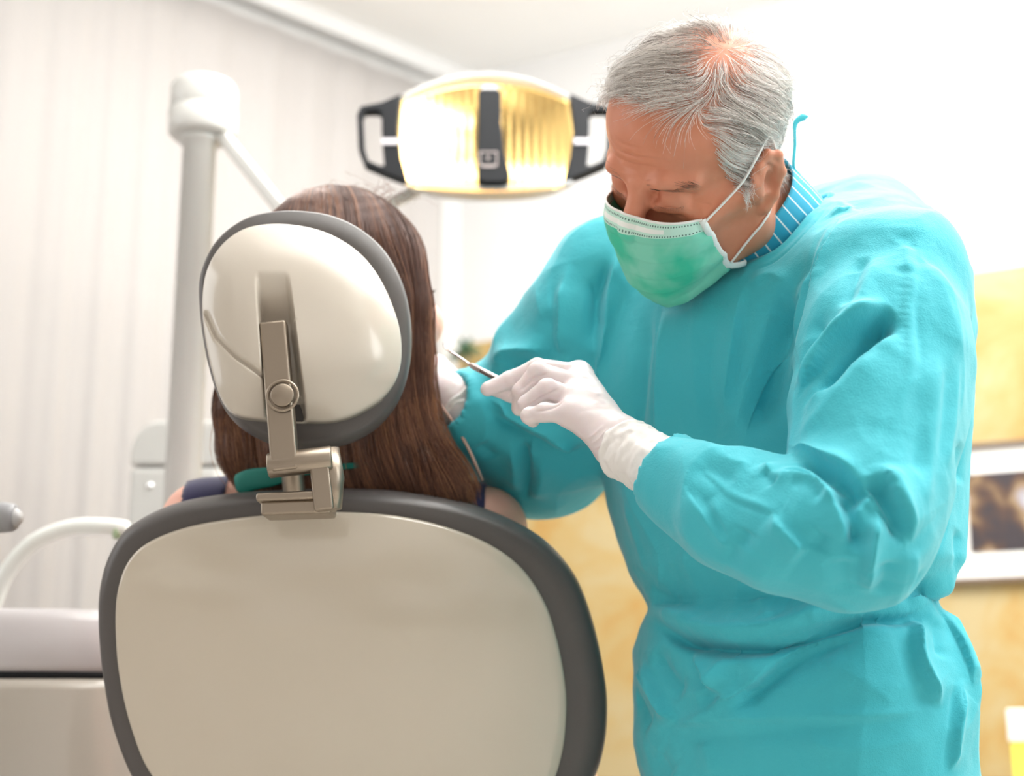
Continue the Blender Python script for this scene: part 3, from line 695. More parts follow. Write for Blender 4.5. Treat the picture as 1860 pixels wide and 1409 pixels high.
NB = P(1428, 478, 1.475)                                     # base of the neck
def face_sdf():
    nb = hl(NB)[0]
    lo = np.minimum((-.105, -.135, -.135), nb - .08); hi = np.maximum((.105, .12, .15), nb + .08)
    s = SDF(lo, hi, .0017)
    s.ell((0, .006, .052), (.076, .096, .083)); s.ell((0, -.030, -.030), (.060, .060, .075), k=.03)
    s.ell((0, -.035, .062), (.066, .052, .056), k=.02)
    for x in (-1, 1):
        s.chain([(x * .060, .0, -.015), (x * .053, -.002, -.058), (x * .017, -.078, -.098)], [.018, .018, .017], .025)
        s.cap((x * .046, -.062, -.010), (x * .062, -.030, -.004), .016, .012, .022)
        s.chain([(x * .008, -.090, .031), (x * .030, -.0885, .036), (x * .050, -.070, .032)], [.007, .008, .008], .012)
        s.ell((x * .033, -.106, .019), (.019, .022, .012), k=.012, mode='sub')
        s.ell((x * .032, -.0765, .018), (.0150, .0145, .0135), k=.004)
        s.cap((x * .020, -.090, .006), (x * .042, -.078, .005), .004, .004, .012)
        s.cap((x * .012, -.100, -.020), (x * .014, -.098, -.022), .007, .007, .008)
        # ear
        er = [(x * .0765, -.009, .004), (x * .080, -.008, .022), (x * .083, .003, .031), (x * .087, .014, .025), (x * .087, .016, .004), (x * .082, .007, -.018), (x * .0765, -.003, -.029)]
        s.cap((x * .072, .003, .002), (x * .077, .007, .003), .026, .022, .006, sq=((x * 1, .35, 0), .34))
        s.chain(er, [.0035, .0040, .0042, .0042, .0045, .0052, .0072], .004)
        s.ell((x * .0865, .000, .001), (.008, .0085, .013), k=.004, mode='sub')
        s.cap((x * .080, -.013, .004), (x * .081, -.012, -.008), .0045, .0045, .004)
        s.chain([(x * .083, .002, .026), (x * .086, .011, .015), (x * .084, .011, -.004)], [.003, .003, .003], .003)
    s.cap((0, -.088, .030), (0, -.112, -.012), .0085, .012, .013)
    s.cap((0, -.082, -.050), (0, -.082, -.060), .022, .02, .02); s.ell((0, -.086, -.096), (.018, .014, .014), k=.012)
    s.cap((0, .022, -.035), nb, .055, .060, .025)
    V, Q = s.mesh(3); return V, Q
HV, HQ = face_sdf()
def hstroke(V, pts, amp, wid, sharp=1.8):
    N = normals(V, HQ); pts = catmull(np.array(pts, float), 5) if len(pts) > 2 else np.array(pts, float); best = np.full(len(V), 9.); bt = np.zeros(len(V)); K = len(pts) - 1
    sel = np.where(((V > pts.min(0) - wid * 3) & (V < pts.max(0) + wid * 3)).all(1))[0]; v = V[sel]; bb_ = np.full(len(sel), 9.); tt = np.zeros(len(sel))
    for i in range(K):
        a, b = pts[i], pts[i + 1]; ab = b - a; t = np.clip(((v - a) @ ab) / (ab @ ab), 0, 1); dd = np.linalg.norm(v - a - t[:, None] * ab, axis=1); w_ = dd < bb_; bb_[w_] = dd[w_]; tt[w_] = (i + t[w_]) / K
    D = np.zeros(len(V)); tp = np.clip(np.minimum(tt, 1 - tt) / .25, 0, 1); D[sel] = amp * np.exp(-(bb_ / wid) ** sharp) * tp
    return V + D[:, None] * N
HV, HQ = subdivide(HV, HQ); HV = lap(HV, HQ, 2)
for x in (-1, 1):
    HV = hstroke(HV, [(x * .018, -.094, .0125), (x * .031, -.0925, .0095), (x * .046, -.080, .012)], -.0014, .0012)      # lid gap
    HV = hstroke(HV, [(x * .019, -.092, .026), (x * .032, -.091, .0285), (x * .047, -.077, .024)], -.0009, .0016)          # lid crease
    HV = hstroke(HV, [(x * .020, -.094, .001), (x * .034, -.088, -.003), (x * .048, -.076, .001)], -.0015, .0025)
    HV = hstroke(HV, [(x * .052, -.074, .012), (x * .062, -.060, .004)], -.0012, .0016)
    HV = hstroke(HV, [(x * .052, -.074, .017), (x * .064, -.056, .016)], -.0012, .0016)
for zz_, am in ((.060, -.0014), (.070, -.0011), (.051, -.0009)):
    HV = hstroke(HV, [(-.045, -.080, zz_ + .004), (-.02, -.092, zz_), (.02, -.092, zz_ + .002), (.048, -.078, zz_ - .002)], am, .0018)
HV = hstroke(HV, [(-.006, -.100, .034), (-.007, -.100, .046)], -.0014, .0015); HV = hstroke(HV, [(.007, -.100, .034), (.008, -.100, .046)], -.0014, .0015)
HV += normals(HV, HQ) * (.0004 * noise3(HV * 90))[:, None]
HW = hw(HV)
htree = bvh(HV, HQ)

# gown --------------------------------------------------------
A0 = math.radians(-35)
rows = [(1409, 1165, 1780, 1.52), (1250, 1142, 1785, 1.52), (1180, 1142, 1757, 1.52), (1130, 1155, 1730, 1.52), (1098, 1170, 1714, 1.52), (1070, 1160, 1738, 1.515), (1030, 1140, 1764, 1.51),
        (900, 1107, 1766, 1.515), (800, 1096, 1766, 1.52), (700, 1092, 1758, 1.525), (600, 1100, 1735, 1.53), (540, 1115, 1700, 1.53), (500, 1150, 1640, 1.535)]
zs, cx, cy, aa, bb2 = [], [], [], [], []
for y, l, r, Y in rows:
    a, b = P(l, y, Y + .085), P(r, y, Y - .085); zs.append(P(r, y, Y)[2]); cx.append((a[0] + b[0]) / 2); cy.append(Y); W = (b[0] - a[0]) / 2
    bfac = .70 if y > 850 else .64; aa.append(W / math.sqrt(.671 + .329 * bfac ** 2)); bb2.append(aa[-1] * bfac)
for z, k in ((.36, 1.0), (.6, 1.0)):
    zs.insert(0 if z < .5 else 1, z); cx.insert(0 if z < .5 else 1, cx[-len(rows)] + 0); cy.insert(0 if z < .5 else 1, 1.53); aa.insert(0 if z < .5 else 1, aa[-len(rows)] * k); bb2.insert(0 if z < .5 else 1, bb2[-len(rows)] * k)
G = SDF((-.12, 1.04, .34), (.60, 1.88, 1.58), .0032)
G.loft(zs, cx, cy, aa, bb2, A0)
SR = P(1112, 482, 1.56); SL_ = P(1640, 520, 1.33)
G.chain([SR, P(1230, 520, 1.56), P(1400, 530, 1.55)], [.050, .050, .052], .06)
G.chain([P(1420, 530, 1.52), P(1555, 500, 1.44), SL_], [.050, .056, .066], .06)
G.chain([P(1490, 440, 1.55), P(1560, 450, 1.53), P(1600, 520, 1.47)], [.060, .068, .085], .05)
G.ell(P(1545, 600, 1.42), (.106, .12, .112), k=.05)
G.ell(P(1330, 660, 1.50), (.11, .10, .10), k=.08)
# near sleeve
NS = [(1632, 520, 1.315, .066), (1612, 640, 1.285, .072), (1595, 760, 1.262, .068), (1583, 870, 1.24, .064), (1560, 960, 1.215, .057), (1530, 978, 1.205, .052)]
G.chain([P(*p_[:3]) for p_ in NS], [p_[3] for p_ in NS], .03, kk=.03)
NF_ = [(1530, 978, 1.205, .053), (1425, 955, 1.225, .052), (1330, 925, 1.25, .048), (1262, 885, 1.275, .042), (1222, 862, 1.29, .0375)]
G.chain([P(*p_[:3]) for p_ in NF_], [p_[3] for p_ in NF_], .012, kk=.02)
# far sleeve
FS = [(1100, 492, 1.54, .055), (1058, 600, 1.57, .062), (1020, 700, 1.61, .072), (1005, 790, 1.655, .07), (1003, 838, 1.70, .055)]
G.chain([P(*p_[:3]) for p_ in FS], [p_[3] for p_ in FS], .03, kk=.04)
FF_ = [(1003, 838, 1.70, .056), (960, 815, 1.67, .060), (905, 775, 1.64, .052), (865, 752, 1.615, .042), (842, 742, 1.60, .034)]
G.chain([P(*p_[:3]) for p_ in FF_], [p_[3] for p_ in FF_], .03, kk=.03)
G.cap(P(932, 690, 1.62), P(960, 650, 1.60), .026, .03, .05)
G.cap(P(965, 870, 1.66), P(1000, 850, 1.67), .03, .035, .03)
# cuffs open towards the hands
cA, cB = P(1236, 868, 1.284), P(1180, 838, 1.303); G.cap(cA, cB, .031, .037, .004, 'sub')
cA2, cB2 = P(850, 745, 1.60), P(810, 728, 1.585); G.cap(cA2, cB2, .027, .034, .004, 'sub')
# neck opening
nd = (HT + HRot @ np.array([0, .02, -.03])) - NB; nd /= np.linalg.norm(nd)
G.cap(NB + nd * .004, NB + nd * .2, .066, .068, .006, 'sub')
GV, GQ = G.mesh(3); GV, GQ = subdivide(GV, GQ); GV = lap(GV, GQ, 2)
gt = bvh(GV, GQ)
# large soft wrinkles of the cloth, then the folds where the photo shows them
N_ = normals(GV, GQ)
vert = np.column_stack([GV[:, 0] * 14, GV[:, 1] * 14, GV[:, 2] * 4])
low = noise3(vert); mid = noise3(GV * np.array([38, 38, 20])) ; fine = noise3(GV * 90)
rg1 = 1.1 - 3.0 * np.abs(noise3(GV * np.array([11, 11, 6]) + 3)); rg2 = 1 - 2.6 * np.abs(noise3(GV @ np.array([[20, 6, 0], [-4, 18, 9], [3, -8, 14.]]) + 9))
GV = GV + N_ * (.0025 * low + .0042 * rg1 + .0018 * rg2 + .0005 * (1 - 2 * np.abs(mid)) + .0002 * fine)[:, None]
S_ = [
 # chest
 ([(1165,548),(1158,650),(1150,760),(1138,840)], -.015, .012), ([(1128,440),(1104,540),(1094,640),(1092,740)], .008, .006), ([(1205,545),(1196,700),(1192,850)], .005, .007),
 ([(1112,470),(1082,560),(1078,640)], -.010, .008), ([(1300,560),(1290,700),(1300,820)], -.005, .012), ([(1250,560),(1262,700),(1270,800)], .003, .010),
 ([(1430,520),(1415,600),(1395,700),(1372,810)], -.032, .018), ([(1525,392),(1492,480),(1466,560),(1444,640),(1432,710)], .013, .006), ([(1500,470),(1440,520),(1400,560)], -.006, .010),
 ([(1400,530),(1380,620),(1352,720),(1335,800)], .007, .010), ([(1575,470),(1553,520),(1543,570)], -.012, .007), ([(1600,470),(1570,530),(1540,590)], .008, .007),
 ([(1520,383),(1530,388)], .006, .006), ([(1474,585),(1500,605),(1478,650),(1462,690)], -.014, .010), ([(1480,580),(1515,600)], .006, .005),
 # armhole band and the deep fold at its side
 ([(1622,548),(1570,572),(1520,610),(1485,665),(1452,715)], .009, .0065, 2.5), ([(1632,572),(1600,588),(1555,630),(1512,688),(1488,720)], -.028, .010, 1.8), ([(1600,640),(1550,700),(1500,760),(1450,800)], .008, .014),
 ([(1650,450),(1642,500)], .005, .006), ([(1600,440),(1640,450),(1655,500),(1650,560),(1655,640),(1640,720),(1610,800),(1588,850)], .0025, .005, 2.5), ([(1668,520),(1664,600),(1668,660),(1655,740),(1625,820)], -.0022, .004),
 # upper arm soft pleats
 ([(1700,620),(1693,740),(1680,860),(1660,930)], .005, .007), ([(1735,640),(1728,760),(1712,860)], .004, .006), ([(1672,700),(1664,800),(1650,900)], -.004, .008), ([(1715,640),(1710,760),(1697,860)], -.004, .007),
 ([(1690,480),(1720,560),(1745,660)], .004, .008), ([(1640,420),(1690,500)], -.003, .010),
 # elbow
 ([(1441,816),(1480,836),(1519,846),(1560,870)], .008, .006), ([(1445,835),(1500,862),(1535,885),(1570,925)], -.016, .008), ([(1592,846),(1620,905),(1650,985)], .011, .0055), ([(1578,872),(1605,925),(1636,986)], -.024, .0075),
 ([(1560,900),(1588,930),(1628,1000)], .010, .006), ([(1412,860),(1470,868),(1504,896),(1534,945),(1546,1010)], .011, .0065), ([(1436,880),(1476,892),(1500,915)], -.010, .006), ([(1522,895),(1542,945),(1562,1010)], -.017, .0075),
 ([(1592,930),(1578,1000),(1573,1085)], .010, .006), ([(1650,990),(1648,1040),(1636,1085)], .008, .008), ([(1612,1010),(1606,1080)], -.008, .009), ([(1530,1010),(1536,1090)], -.006, .009),
 ([(1390,838),(1402,862),(1440,876)], .006, .005), ([(1388,855),(1410,880)], -.006, .005),
 # forearm
 ([(1238,832),(1298,878),(1320,903),(1372,925),(1450,955),(1490,950),(1531,945)], -.0022, .0022, 2), ([(1238,824),(1300,869),(1324,894),(1376,916),(1450,945)], .0022, .004, 2),
 ([(1285,905),(1318,950),(1342,992)], .006, .007), ([(1360,960),(1350,992)], -.004, .008), ([(1400,935),(1440,975),(1470,1000)], .006, .008), ([(1500,960),(1480,1000)], -.006, .008),
 ([(1250,795),(1320,835),(1370,845)], .004, .008), ([(1262,850),(1340,870)], -.004, .008), ([(1215,935),(1300,1000),(1400,1050)], .004, .010),
 # belly and the overhang above the tie
 ([(1165,1092),(1205,1135),(1260,1165),(1330,1176),(1420,1166),(1500,1135),(1570,1118),(1650,1118),(1700,1092)], -.022, .008, 2), ([(1150,1055),(1200,1108),(1260,1135),(1330,1148),(1420,1138),(1500,1112),(1570,1098)], .012, .012, 2),
 ([(1640,1100),(1690,1070),(1740,1040)], .012, .012),  ([(1650,1040),(1672,1075),(1694,1092)], -.010, .008), ([(1742,960),(1735,1030)], -.005, .009), ([(1745,800),(1742,880)], -.006, .012),
 ([(1130,900),(1150,980),(1170,1050)], .005, .010), ([(1230,980),(1260,1060),(1300,1110)], .004, .012), ([(1380,1080),(1400,1130)], .005, .010), ([(1180,1070),(1240,1100)], -.004, .008),
 # skirt
 ([(1590,1128),(1500,1165),(1440,1190),(1370,1250),(1330,1290)], -.016, .013), ([(1402,1195),(1352,1258),(1300,1290),(1222,1320)], .008, .008), ([(1330,1190),(1310,1230),(1300,1255)], .010, .008), ([(1345,1200),(1330,1250),(1270,1270)], -.010, .009),
 ([(1255,1180),(1290,1220),(1298,1250),(1230,1262)], .009, .008), ([(1150,1190),(1200,1262),(1232,1312)], .010, .009), ([(1180,1180),(1215,1230),(1250,1260)], -.010, .010), ([(1150,1262),(1190,1320)], -.008, .010),
 ([(1660,1115),(1668,1200),(1712,1288)], .007, .006), ([(1640,1130),(1650,1220),(1690,1300)], -.005, .010), ([(1700,1100),(1740,1180),(1765,1250)], .007, .008), ([(1690,1120),(1710,1200)], -.007, .009),
 ([(1175,1322),(1352,1304),(1553,1296),(1704,1288)], .004, .006), ([(1230,1345),(1400,1330),(1560,1320)], -.004, .012), ([(1755,1240),(1730,1330),(1722,1409)], .005, .006), ([(1480,1190),(1560,1230),(1640,1290)], .004, .012),
 ([(1420,1340),(1560,1360),(1700,1330)], .004, .010), ([(1200,1360),(1230,1409)], -.005, .010), ([(1280,1340),(1300,1409)], .005, .010),
 # far sleeve
 ([(895,655),(940,640),(1000,640)], .008, .009), ([(905,672),(960,660),(1015,655)], -.010, .010), ([(1040,470),(1020,560),(1012,650)], .006, .007), ([(1000,560),(1000,620),(1020,660)], -.008, .010),
 ([(1075,500),(1082,560),(1095,610)], -.007, .007), ([(890,725),(940,760),(1000,790),(1055,815)], .012, .008), ([(900,750),(950,785),(1010,815)], -.014, .008), ([(945,790),(962,850),(955,915)], -.012, .007),
 ([(925,790),(935,850),(930,900)], .008, .008), ([(985,815),(985,870),(968,910)], .006, .008), ([(860,710),(880,760),(880,820)], .006, .008), ([(840,720),(855,735)], .004, .005), ([(870,800),(900,830)], -.006, .008),
 ([(1030,700),(1060,760),(1060,820)], .008, .010), ([(1000,700),(1030,760)], -.008, .010),
]
# gathered seams: small ticks across them
for a_, b_, k_ in (((1665,640),(1590,850),26), ((1655,470),(1650,640),14), ((1500,650),(1640,455),14)):
    for i_ in range(k_):
        t_ = (i_ + .5) / k_; x_ = a_[0] + (b_[0] - a_[0]) * t_; y_ = a_[1] + (b_[1] - a_[1]) * t_
        S_.append(([(x_ - 20 - 6 * (i_ % 3), y_ - 5), (x_ + 5, y_ + 4)], -.0006, .0020))
S_ = [(s_[0], s_[1] * 1.0, s_[2] * 1.1, (s_[3] if len(s_) > 3 else (1.15 if s_[1] > 0 else 1.5))) for s_ in S_]
S_ += [([(1436,812),(1480,832),(1525,850),(1570,893),(1610,945),(1645,990)], .012, .0042, 'R'), ([(1622,552),(1572,575),(1522,612),(1487,665),(1454,712)], .011, .0045, 'L'),
 ([(1525,396),(1492,480),(1466,560),(1444,640),(1430,715)], .013, .0045, 'R'), ([(1645,590),(1580,640),(1510,705),(1460,760)], .010, .0045, 'R'),
 ([(1165,1100),(1205,1128),(1260,1156),(1330,1168),(1420,1158),(1500,1130),(1570,1112),(1650,1112),(1700,1090)], .013, .004, 'R'),
 ([(1405,858),(1470,868),(1504,896),(1532,945),(1545,1005)], .011, .004, 'L'), ([(1600,850),(1625,910),(1652,985)], .011, .004, 'R'), ([(1590,930),(1580,1000),(1574,1090)], .008, .0035, 'R'),
 ([(1590,1126),(1452,1178),(1352,1250),(1290,1290)], .012, .005, 'L'), ([(880,720),(940,760),(1000,790),(1060,815)], .012, .005, 'R'), ([(900,655),(950,640),(1010,636)], .009, .004, 'R'),
 ([(1125,445),(1104,540),(1094,640),(1092,760)], .008, .004, 'R'), ([(1660,1112),(1668,1200),(1712,1290)], .009, .0035, 'R'),
 ([(1148,1190),(1195,1260),(1235,1315)], .009, .004, 'L'), ([(1255,1180),(1290,1220),(1300,1252)], .008, .0035, 'R'), ([(1205,545),(1198,650),(1192,860)], .005, .0035, 'R'),
 ([(1342,494),(1400,463),(1455,413),(1502,360)], .0030, .0034, 2.5), ([(1352,505),(1412,470),(1466,420),(1512,368)], -.0015, .0020, 2), ([(1500,352),(1560,392),(1610,430),(1645,460)], .0022, .0035, 2.5), ([(1420,560),(1480,520),(1510,500)], .005, .006), ([(1360,520),(1400,500),(1440,520)], .004, .008), ([(1020,510),(1014,580),(1012,650)], .007, .0035, 'R'), ([(960,790),(966,850),(958,915)], .009, .0035, 'R'),
 ([(1240,880),(1300,960),(1340,995)], .006, .0035, 'L'), ([(1400,930),(1440,972),(1472,1000)], .007, .0035, 'L'), ([(1750,1230),(1732,1320),(1722,1409)], .007, .0035, 'R'),
 ([(1170,1320),(1350,1306),(1520,1306),(1704,1290)], .0022, .003, 'R'), ([(1350,520),(1330,640),(1312,760)], .006, .005, 'L'), ([(1700,1100),(1742,1180),(1768,1250)], .008, .0035, 'R')]
GV = strokes(GV, GQ, gt, S_)
GV = lap(GV, GQ, 1, .4)

M_gown = mat('turquoise_gown_cloth', (.045, .49, .585), .72, Sheen_Weight=.2, Sheen_Roughness=.5); nt = M_gown.node_tree; b_ = nt.nodes['Principled BSDF']
tc = nt.nodes.new('ShaderNodeTexCoord'); v1 = nt.nodes.new('ShaderNodeTexVoronoi'); v1.inputs['Scale'].default_value = 650; nt.links.new(tc.outputs['Object'], v1.inputs['Vector'])
n1 = nt.nodes.new('ShaderNodeTexNoise'); n1.inputs['Scale'].default_value = 45; n1.inputs['Detail'].default_value = 5; nt.links.new(tc.outputs['Object'], n1.inputs['Vector'])
b1 = nt.nodes.new('ShaderNodeBump'); b1.inputs['Strength'].default_value = .25; b1.inputs['Distance'].default_value = .0008; nt.links.new(v1.outputs['Distance'], b1.inputs['Height'])
b2 = nt.nodes.new('ShaderNodeBump'); b2.inputs['Strength'].default_value = .35; b2.inputs['Distance'].default_value = .004; nt.links.new(n1.outputs['Fac'], b2.inputs['Height']); nt.links.new(b1.outputs['Normal'], b2.inputs['Normal']); nt.links.new(b2.outputs['Normal'], b_.inputs['Normal'])
gown = link('gown', mesh_np('gown', GV, GQ), M_gown, dent)
gtree = bvh(GV, GQ)

# hidden body under the gown, one surface with neck, arms, legs; the head mesh joins it at the neck
B = SDF((-.10, 1.05, 0.02), (.60, 1.85, 1.56), .007)
wst = P(1430, 1098, 1.54)
B.chain([NB, (wst + NB) / 2 + [.03, .02, .03], wst, wst + [0, 0, -.12]], [.055, .095, .085, .10], .05)
B.chain([SR + [.02, 0, 0], NB, SL_ + [-.02, 0, 0]], [.04, .05, .045], .05)
B.chain([P(1100, 500, 1.54), P(1010, 780, 1.67), P(1003, 835, 1.70)], [.04, .036, .034], .03); B.chain([P(1003, 835, 1.70), P(860, 750, 1.61), P(832, 738, 1.595)], [.033, .024, .022], .02)
B.chain([P(1640, 530, 1.32), P(1590, 800, 1.26), P(1530, 980, 1.215)], [.045, .04, .036], .03); B.chain([P(1530, 980, 1.215), P(1300, 905, 1.265), P(1195, 850, 1.300)], [.037, .028, .024], .02)
for k in (-1, 1):
    hp = wst + np.array([.085 * k * .82, -.085 * k * .57, -.15]); kn = np.array([hp[0] - .01, hp[1] - .03, .50]); an_ = np.array([hp[0], hp[1] + .02, .09])
    B.chain([hp, kn, an_], [.085, .06, .042], .03)
BV, BQ = B.mesh(3)
nb0 = len(HW)
body = link('body', mesh_np('body', np.vstack([HW, BV]), np.vstack([HQ, BQ + nb0])), M_skin, dent)
tr = SDF((-.10, 1.2, .06), (.60, 1.9, .60), .006)
for k in (-1, 1):
    hp = wst + np.array([.085 * k * .82, -.085 * k * .57, -.15]); kn = np.array([hp[0] - .01, hp[1] - .03, .50]); an_ = np.array([hp[0], hp[1] + .02, .09])
    tr.chain([hp + [0, 0, -.2], kn, an_], [.088, .075, .065], .01)
TV, TQ = tr.mesh(2); link('trousers', mesh_np('trousers', TV, TQ), mat('white_cotton', (.75, .75, .74), .8), dent)
for k in (-1, 1):
    hp = wst + np.array([.085 * k * .82, -.085 * k * .57, -.15]); f_ = np.array([-.57, -.82, 0])
    sd_ = SDF(np.array([hp[0] - .2, hp[1] - .25, 0.0]), np.array([hp[0] + .2, hp[1] + .2, .14]), .005)
    c_ = np.array([hp[0], hp[1] + .02, .045]); sd_.cap(c_ - f_ * .03, c_ + f_ * .15 + [0, 0, -.008], .045, .037, .02); sd_.cap(c_ - f_ * .02, c_ - f_ * .02 + [0, 0, .04], .042, .045, .02)
    V_, Q_ = sd_.mesh(2); V_[:, 2] = np.maximum(V_[:, 2], .001); link('shoe', mesh_np('shoe', V_, Q_), mat('white_leather', (.7, .7, .68), .4), dent)

# neck binding of the gown and striped shirt collar
def ring_pts(c, ax, r, n=72, tilt=0., squash=1.):
    ax = ax / np.linalg.norm(ax); u = np.cross(ax, [0, 0, 1.]); u /= np.linalg.norm(u); v = np.cross(ax, u)
    t = np.arange(n) * 2 * math.pi / n
    return c + r * (np.cos(t)[:, None] * u + squash * np.sin(t)[:, None] * v)
rp = ring_pts(NB + nd * .03, nd, .078)
bnd = []
for p_ in rp:
    hit = gtree.find_nearest(Vector(p_)); bnd.append(np.array(hit[0]) + .0015 * np.array(hit[1]))
bnd = np.array(bnd)
for _ in range(4): bnd = (np.roll(bnd, 1, 0) + bnd * 2 + np.roll(bnd, -1, 0)) / 4
V_, Q_, T_ = tube_np(np.vstack([bnd, bnd[:1]]), .0038, 8, cap=False)
add('neck_binding', (V_, Q_, []), M_gown, gown)
M_shirt = mat('blue_shirt_with_white_stripes', (.02, .33, .50), .7); nt = M_shirt.node_tree; b_ = nt.nodes['Principled BSDF']
uvn = nt.nodes.new('ShaderNodeAttribute'); uvn.attribute_name = 'stripe'; mt = nt.nodes.new('ShaderNodeMath'); mt.operation = 'FRACT'; nt.links.new(uvn.outputs['Fac'], mt.inputs[0])
lt = nt.nodes.new('ShaderNodeMath'); lt.operation = 'LESS_THAN'; lt.inputs[1].default_value = .11; nt.links.new(mt.outputs[0], lt.inputs[0])
mx = nt.nodes.new('ShaderNodeMix'); mx.data_type = 'RGBA'; mx.inputs[6].default_value = (.02, .33, .50, 1); mx.inputs[7].default_value = (.85, .88, .9, 1); nt.links.new(lt.outputs[0], mx.inputs[0]); nt.links.new(mx.outputs[2], b_.inputs['Base Color'])
def collar():
    n = 144; V = []; st = []
    for (k, r) in ((.0, .072), (.03, .0715), (.062, .0695), (.086, .0665), (.091, .066), (.087, .063), (.03, .063)):
        V.append(ring_pts(NB + nd * (k + .012), nd, r, n)); st.append(np.arange(n) / n * 32 + 0)
    V = np.vstack(V); Q = [(i * n + k, i * n + (k + 1) % n, (i + 1) * n + (k + 1) % n, (i + 1) * n + k) for i in range(6) for k in range(n)]
    me = mesh_np('shirt_collar', V, Q); a_ = me.attributes.new('stripe', 'FLOAT', 'POINT'); a_.data.foreach_set('value', np.concatenate(st).astype(np.float32)); return link('shirt_collar', me, M_shirt, dent)
collar()

# mask ---------------------------------------------------------
def head_hit(px, py, off=.0015):
    d = Vector(ray(px, py) @ HRot).normalized(); o = Vector((CAM - HT) @ HRot); h_ = htree.ray_cast(o, d)
    if h_[0] is None: return None
    return np.array(h_[0]) + off * np.array(h_[1])
def mask():
    nu, nv = 90, 70; L_ = []; mu = []; mv = []
    for j in range(nv + 1):
        v = j / nv
        X = np.interp(v, [0, .25, .6, 1], [.0575, .060, .060, .044]); Yf = np.interp(v, [0, .12, .4, .75, 1], [.112, .121, .119, .113, .094]); Yb = np.interp(v, [0, .5, 1], [.072, .056, .034]); z = np.interp(v, [0, .5, 1], [.005, -.055, -.118])
        for i in range(nu + 1):
            s_ = i / nu * 2 - 1; a = abs(s_)
            x = X * math.copysign(1 - (1 - a) ** 1.35, s_); y = -(Yb + (Yf - Yb) * (1 - a ** 2.4) ** .9)
            zz_ = z - .010 * a ** 2 * (1 - v) * 1.1 + .030 * a ** 2 * v ** 2
            pl_ = .0012 * (((v * 5.2) % 1) - .5) * (1 if .15 < v < .85 else 0)
            p_ = np.array([x, y - pl_, zz_]); L_.append(p_); mu.append(s_); mv.append(v)
    V = np.array(L_)
    # keep the cloth outside the face
    for i in range(len(V)):
        h_ = htree.find_nearest(Vector(V[i])); dv = V[i] - np.array(h_[0]); nn_ = np.array(h_[1]); sd = dv @ nn_
        if sd < .0022: V[i] += nn_ * (.0022 - sd)
    n = nu + 1; Q = np.array([(j * n + i, j * n + i + 1, (j + 1) * n + i + 1, (j + 1) * n + i) for j in range(nv) for i in range(nu)])
    V = lap(V, Q, 3); mu = np.array(mu); mv = np.array(mv)
    N = normals(V, Q); V = V + N * (.0010 * noise3(V * 70) + .0014 * noise3(V * np.array([30, 30, 60])))[:, None]
    return V, Q, mu, mv
MV, MQ, mu, mv = mask()
M_mask = mat('green_mask_fabric', (.10, .60, .40), .8, bump=(500, .2, .0006)); nt = M_mask.node_tree; b_ = nt.nodes['Principled BSDF']
def at_(nm):
    a_ = nt.nodes.new('ShaderNodeAttribute'); a_.attribute_name = nm; return a_.outputs['Fac']
def mth(op, a, b=None):
    m_ = nt.nodes.new('ShaderNodeMath'); m_.operation = op
    for k, q_ in ((0, a), (1, b)):
        if q_ is None: continue
        if isinstance(q_, (int, float)): m_.inputs[k].default_value = q_
        else: nt.links.new(q_, m_.inputs[k])
    return m_.outputs[0]
U_, V_ = at_('mu'), at_('mv')
band = mth('LESS_THAN', V_, .125)
row = mth('MAXIMUM', mth('LESS_THAN', mth('ABSOLUTE', mth('SUBTRACT', V_, .030)), .0065), mth('LESS_THAN', mth('ABSOLUTE', mth('SUBTRACT', V_, .110)), .0065))
dots = mth('MULTIPLY', row, mth('GREATER_THAN', mth('SINE', mth('MULTIPLY', U_, 190.)), .1))
wire = mth('MULTIPLY', mth('LESS_THAN', mth('ABSOLUTE', mth('SUBTRACT', V_, .07)), .018), mth('LESS_THAN', mth('ABSOLUTE', U_), .55))
tcn = nt.nodes.new('ShaderNodeTexCoord'); nz = nt.nodes.new('ShaderNodeTexNoise'); nz.inputs['Scale'].default_value = 22; nz.inputs['Detail'].default_value = 3; nt.links.new(tcn.outputs['Object'], nz.inputs['Vector'])
cr = nt.nodes.new('ShaderNodeValToRGB'); cr.color_ramp.elements[0].position = .38; cr.color_ramp.elements[0].color = (.05, .56, .36, 1); cr.color_ramp.elements[1].position = .62; cr.color_ramp.elements[1].color = (.22, .66, .50, 1); nt.links.new(nz.outputs['Fac'], cr.inputs['Fac'])
def mixc(f_, a, b):
    m_ = nt.nodes.new('ShaderNodeMix'); m_.data_type = 'RGBA'; nt.links.new(f_, m_.inputs[0])
    for k, q_ in ((6, a), (7, b)):
        if isinstance(q_, tuple): m_.inputs[k].default_value = q_
        else: nt.links.new(q_, m_.inputs[k])
    return m_.outputs[2]
c_ = mixc(band, cr.outputs['Color'], (.55, .80, .70, 1)); c_ = mixc(wire, c_, (.85, .88, .85, 1)); c_ = mixc(dots, c_, (.12, .22, .19, 1)); nt.links.new(c_, b_.inputs['Base Color'])
me = mesh_np('face_mask', hw(MV), MQ)
for nm, ar in (('mu', mu), ('mv', mv)):
    a_ = me.attributes.new(nm, 'FLOAT', 'POINT'); a_.data.foreach_set('value', ar.astype(np.float32))
maskob = link('face_mask', me, M_mask, dent); md = maskob.modifiers.new('t', 'SOLIDIFY'); md.thickness = .0008
M_wh = mat('white_binding', (.85, .86, .84), .7)
nu1 = 91; g = MV.reshape(71, 91, 3)
top_e = g[0]; add('top_binding', tube_np(hw(top_e), .0014, 6), M_wh, maskob)
sideL = g[:, -1]; sideR = g[:, 0]
mid_ = sideL.mean(0)
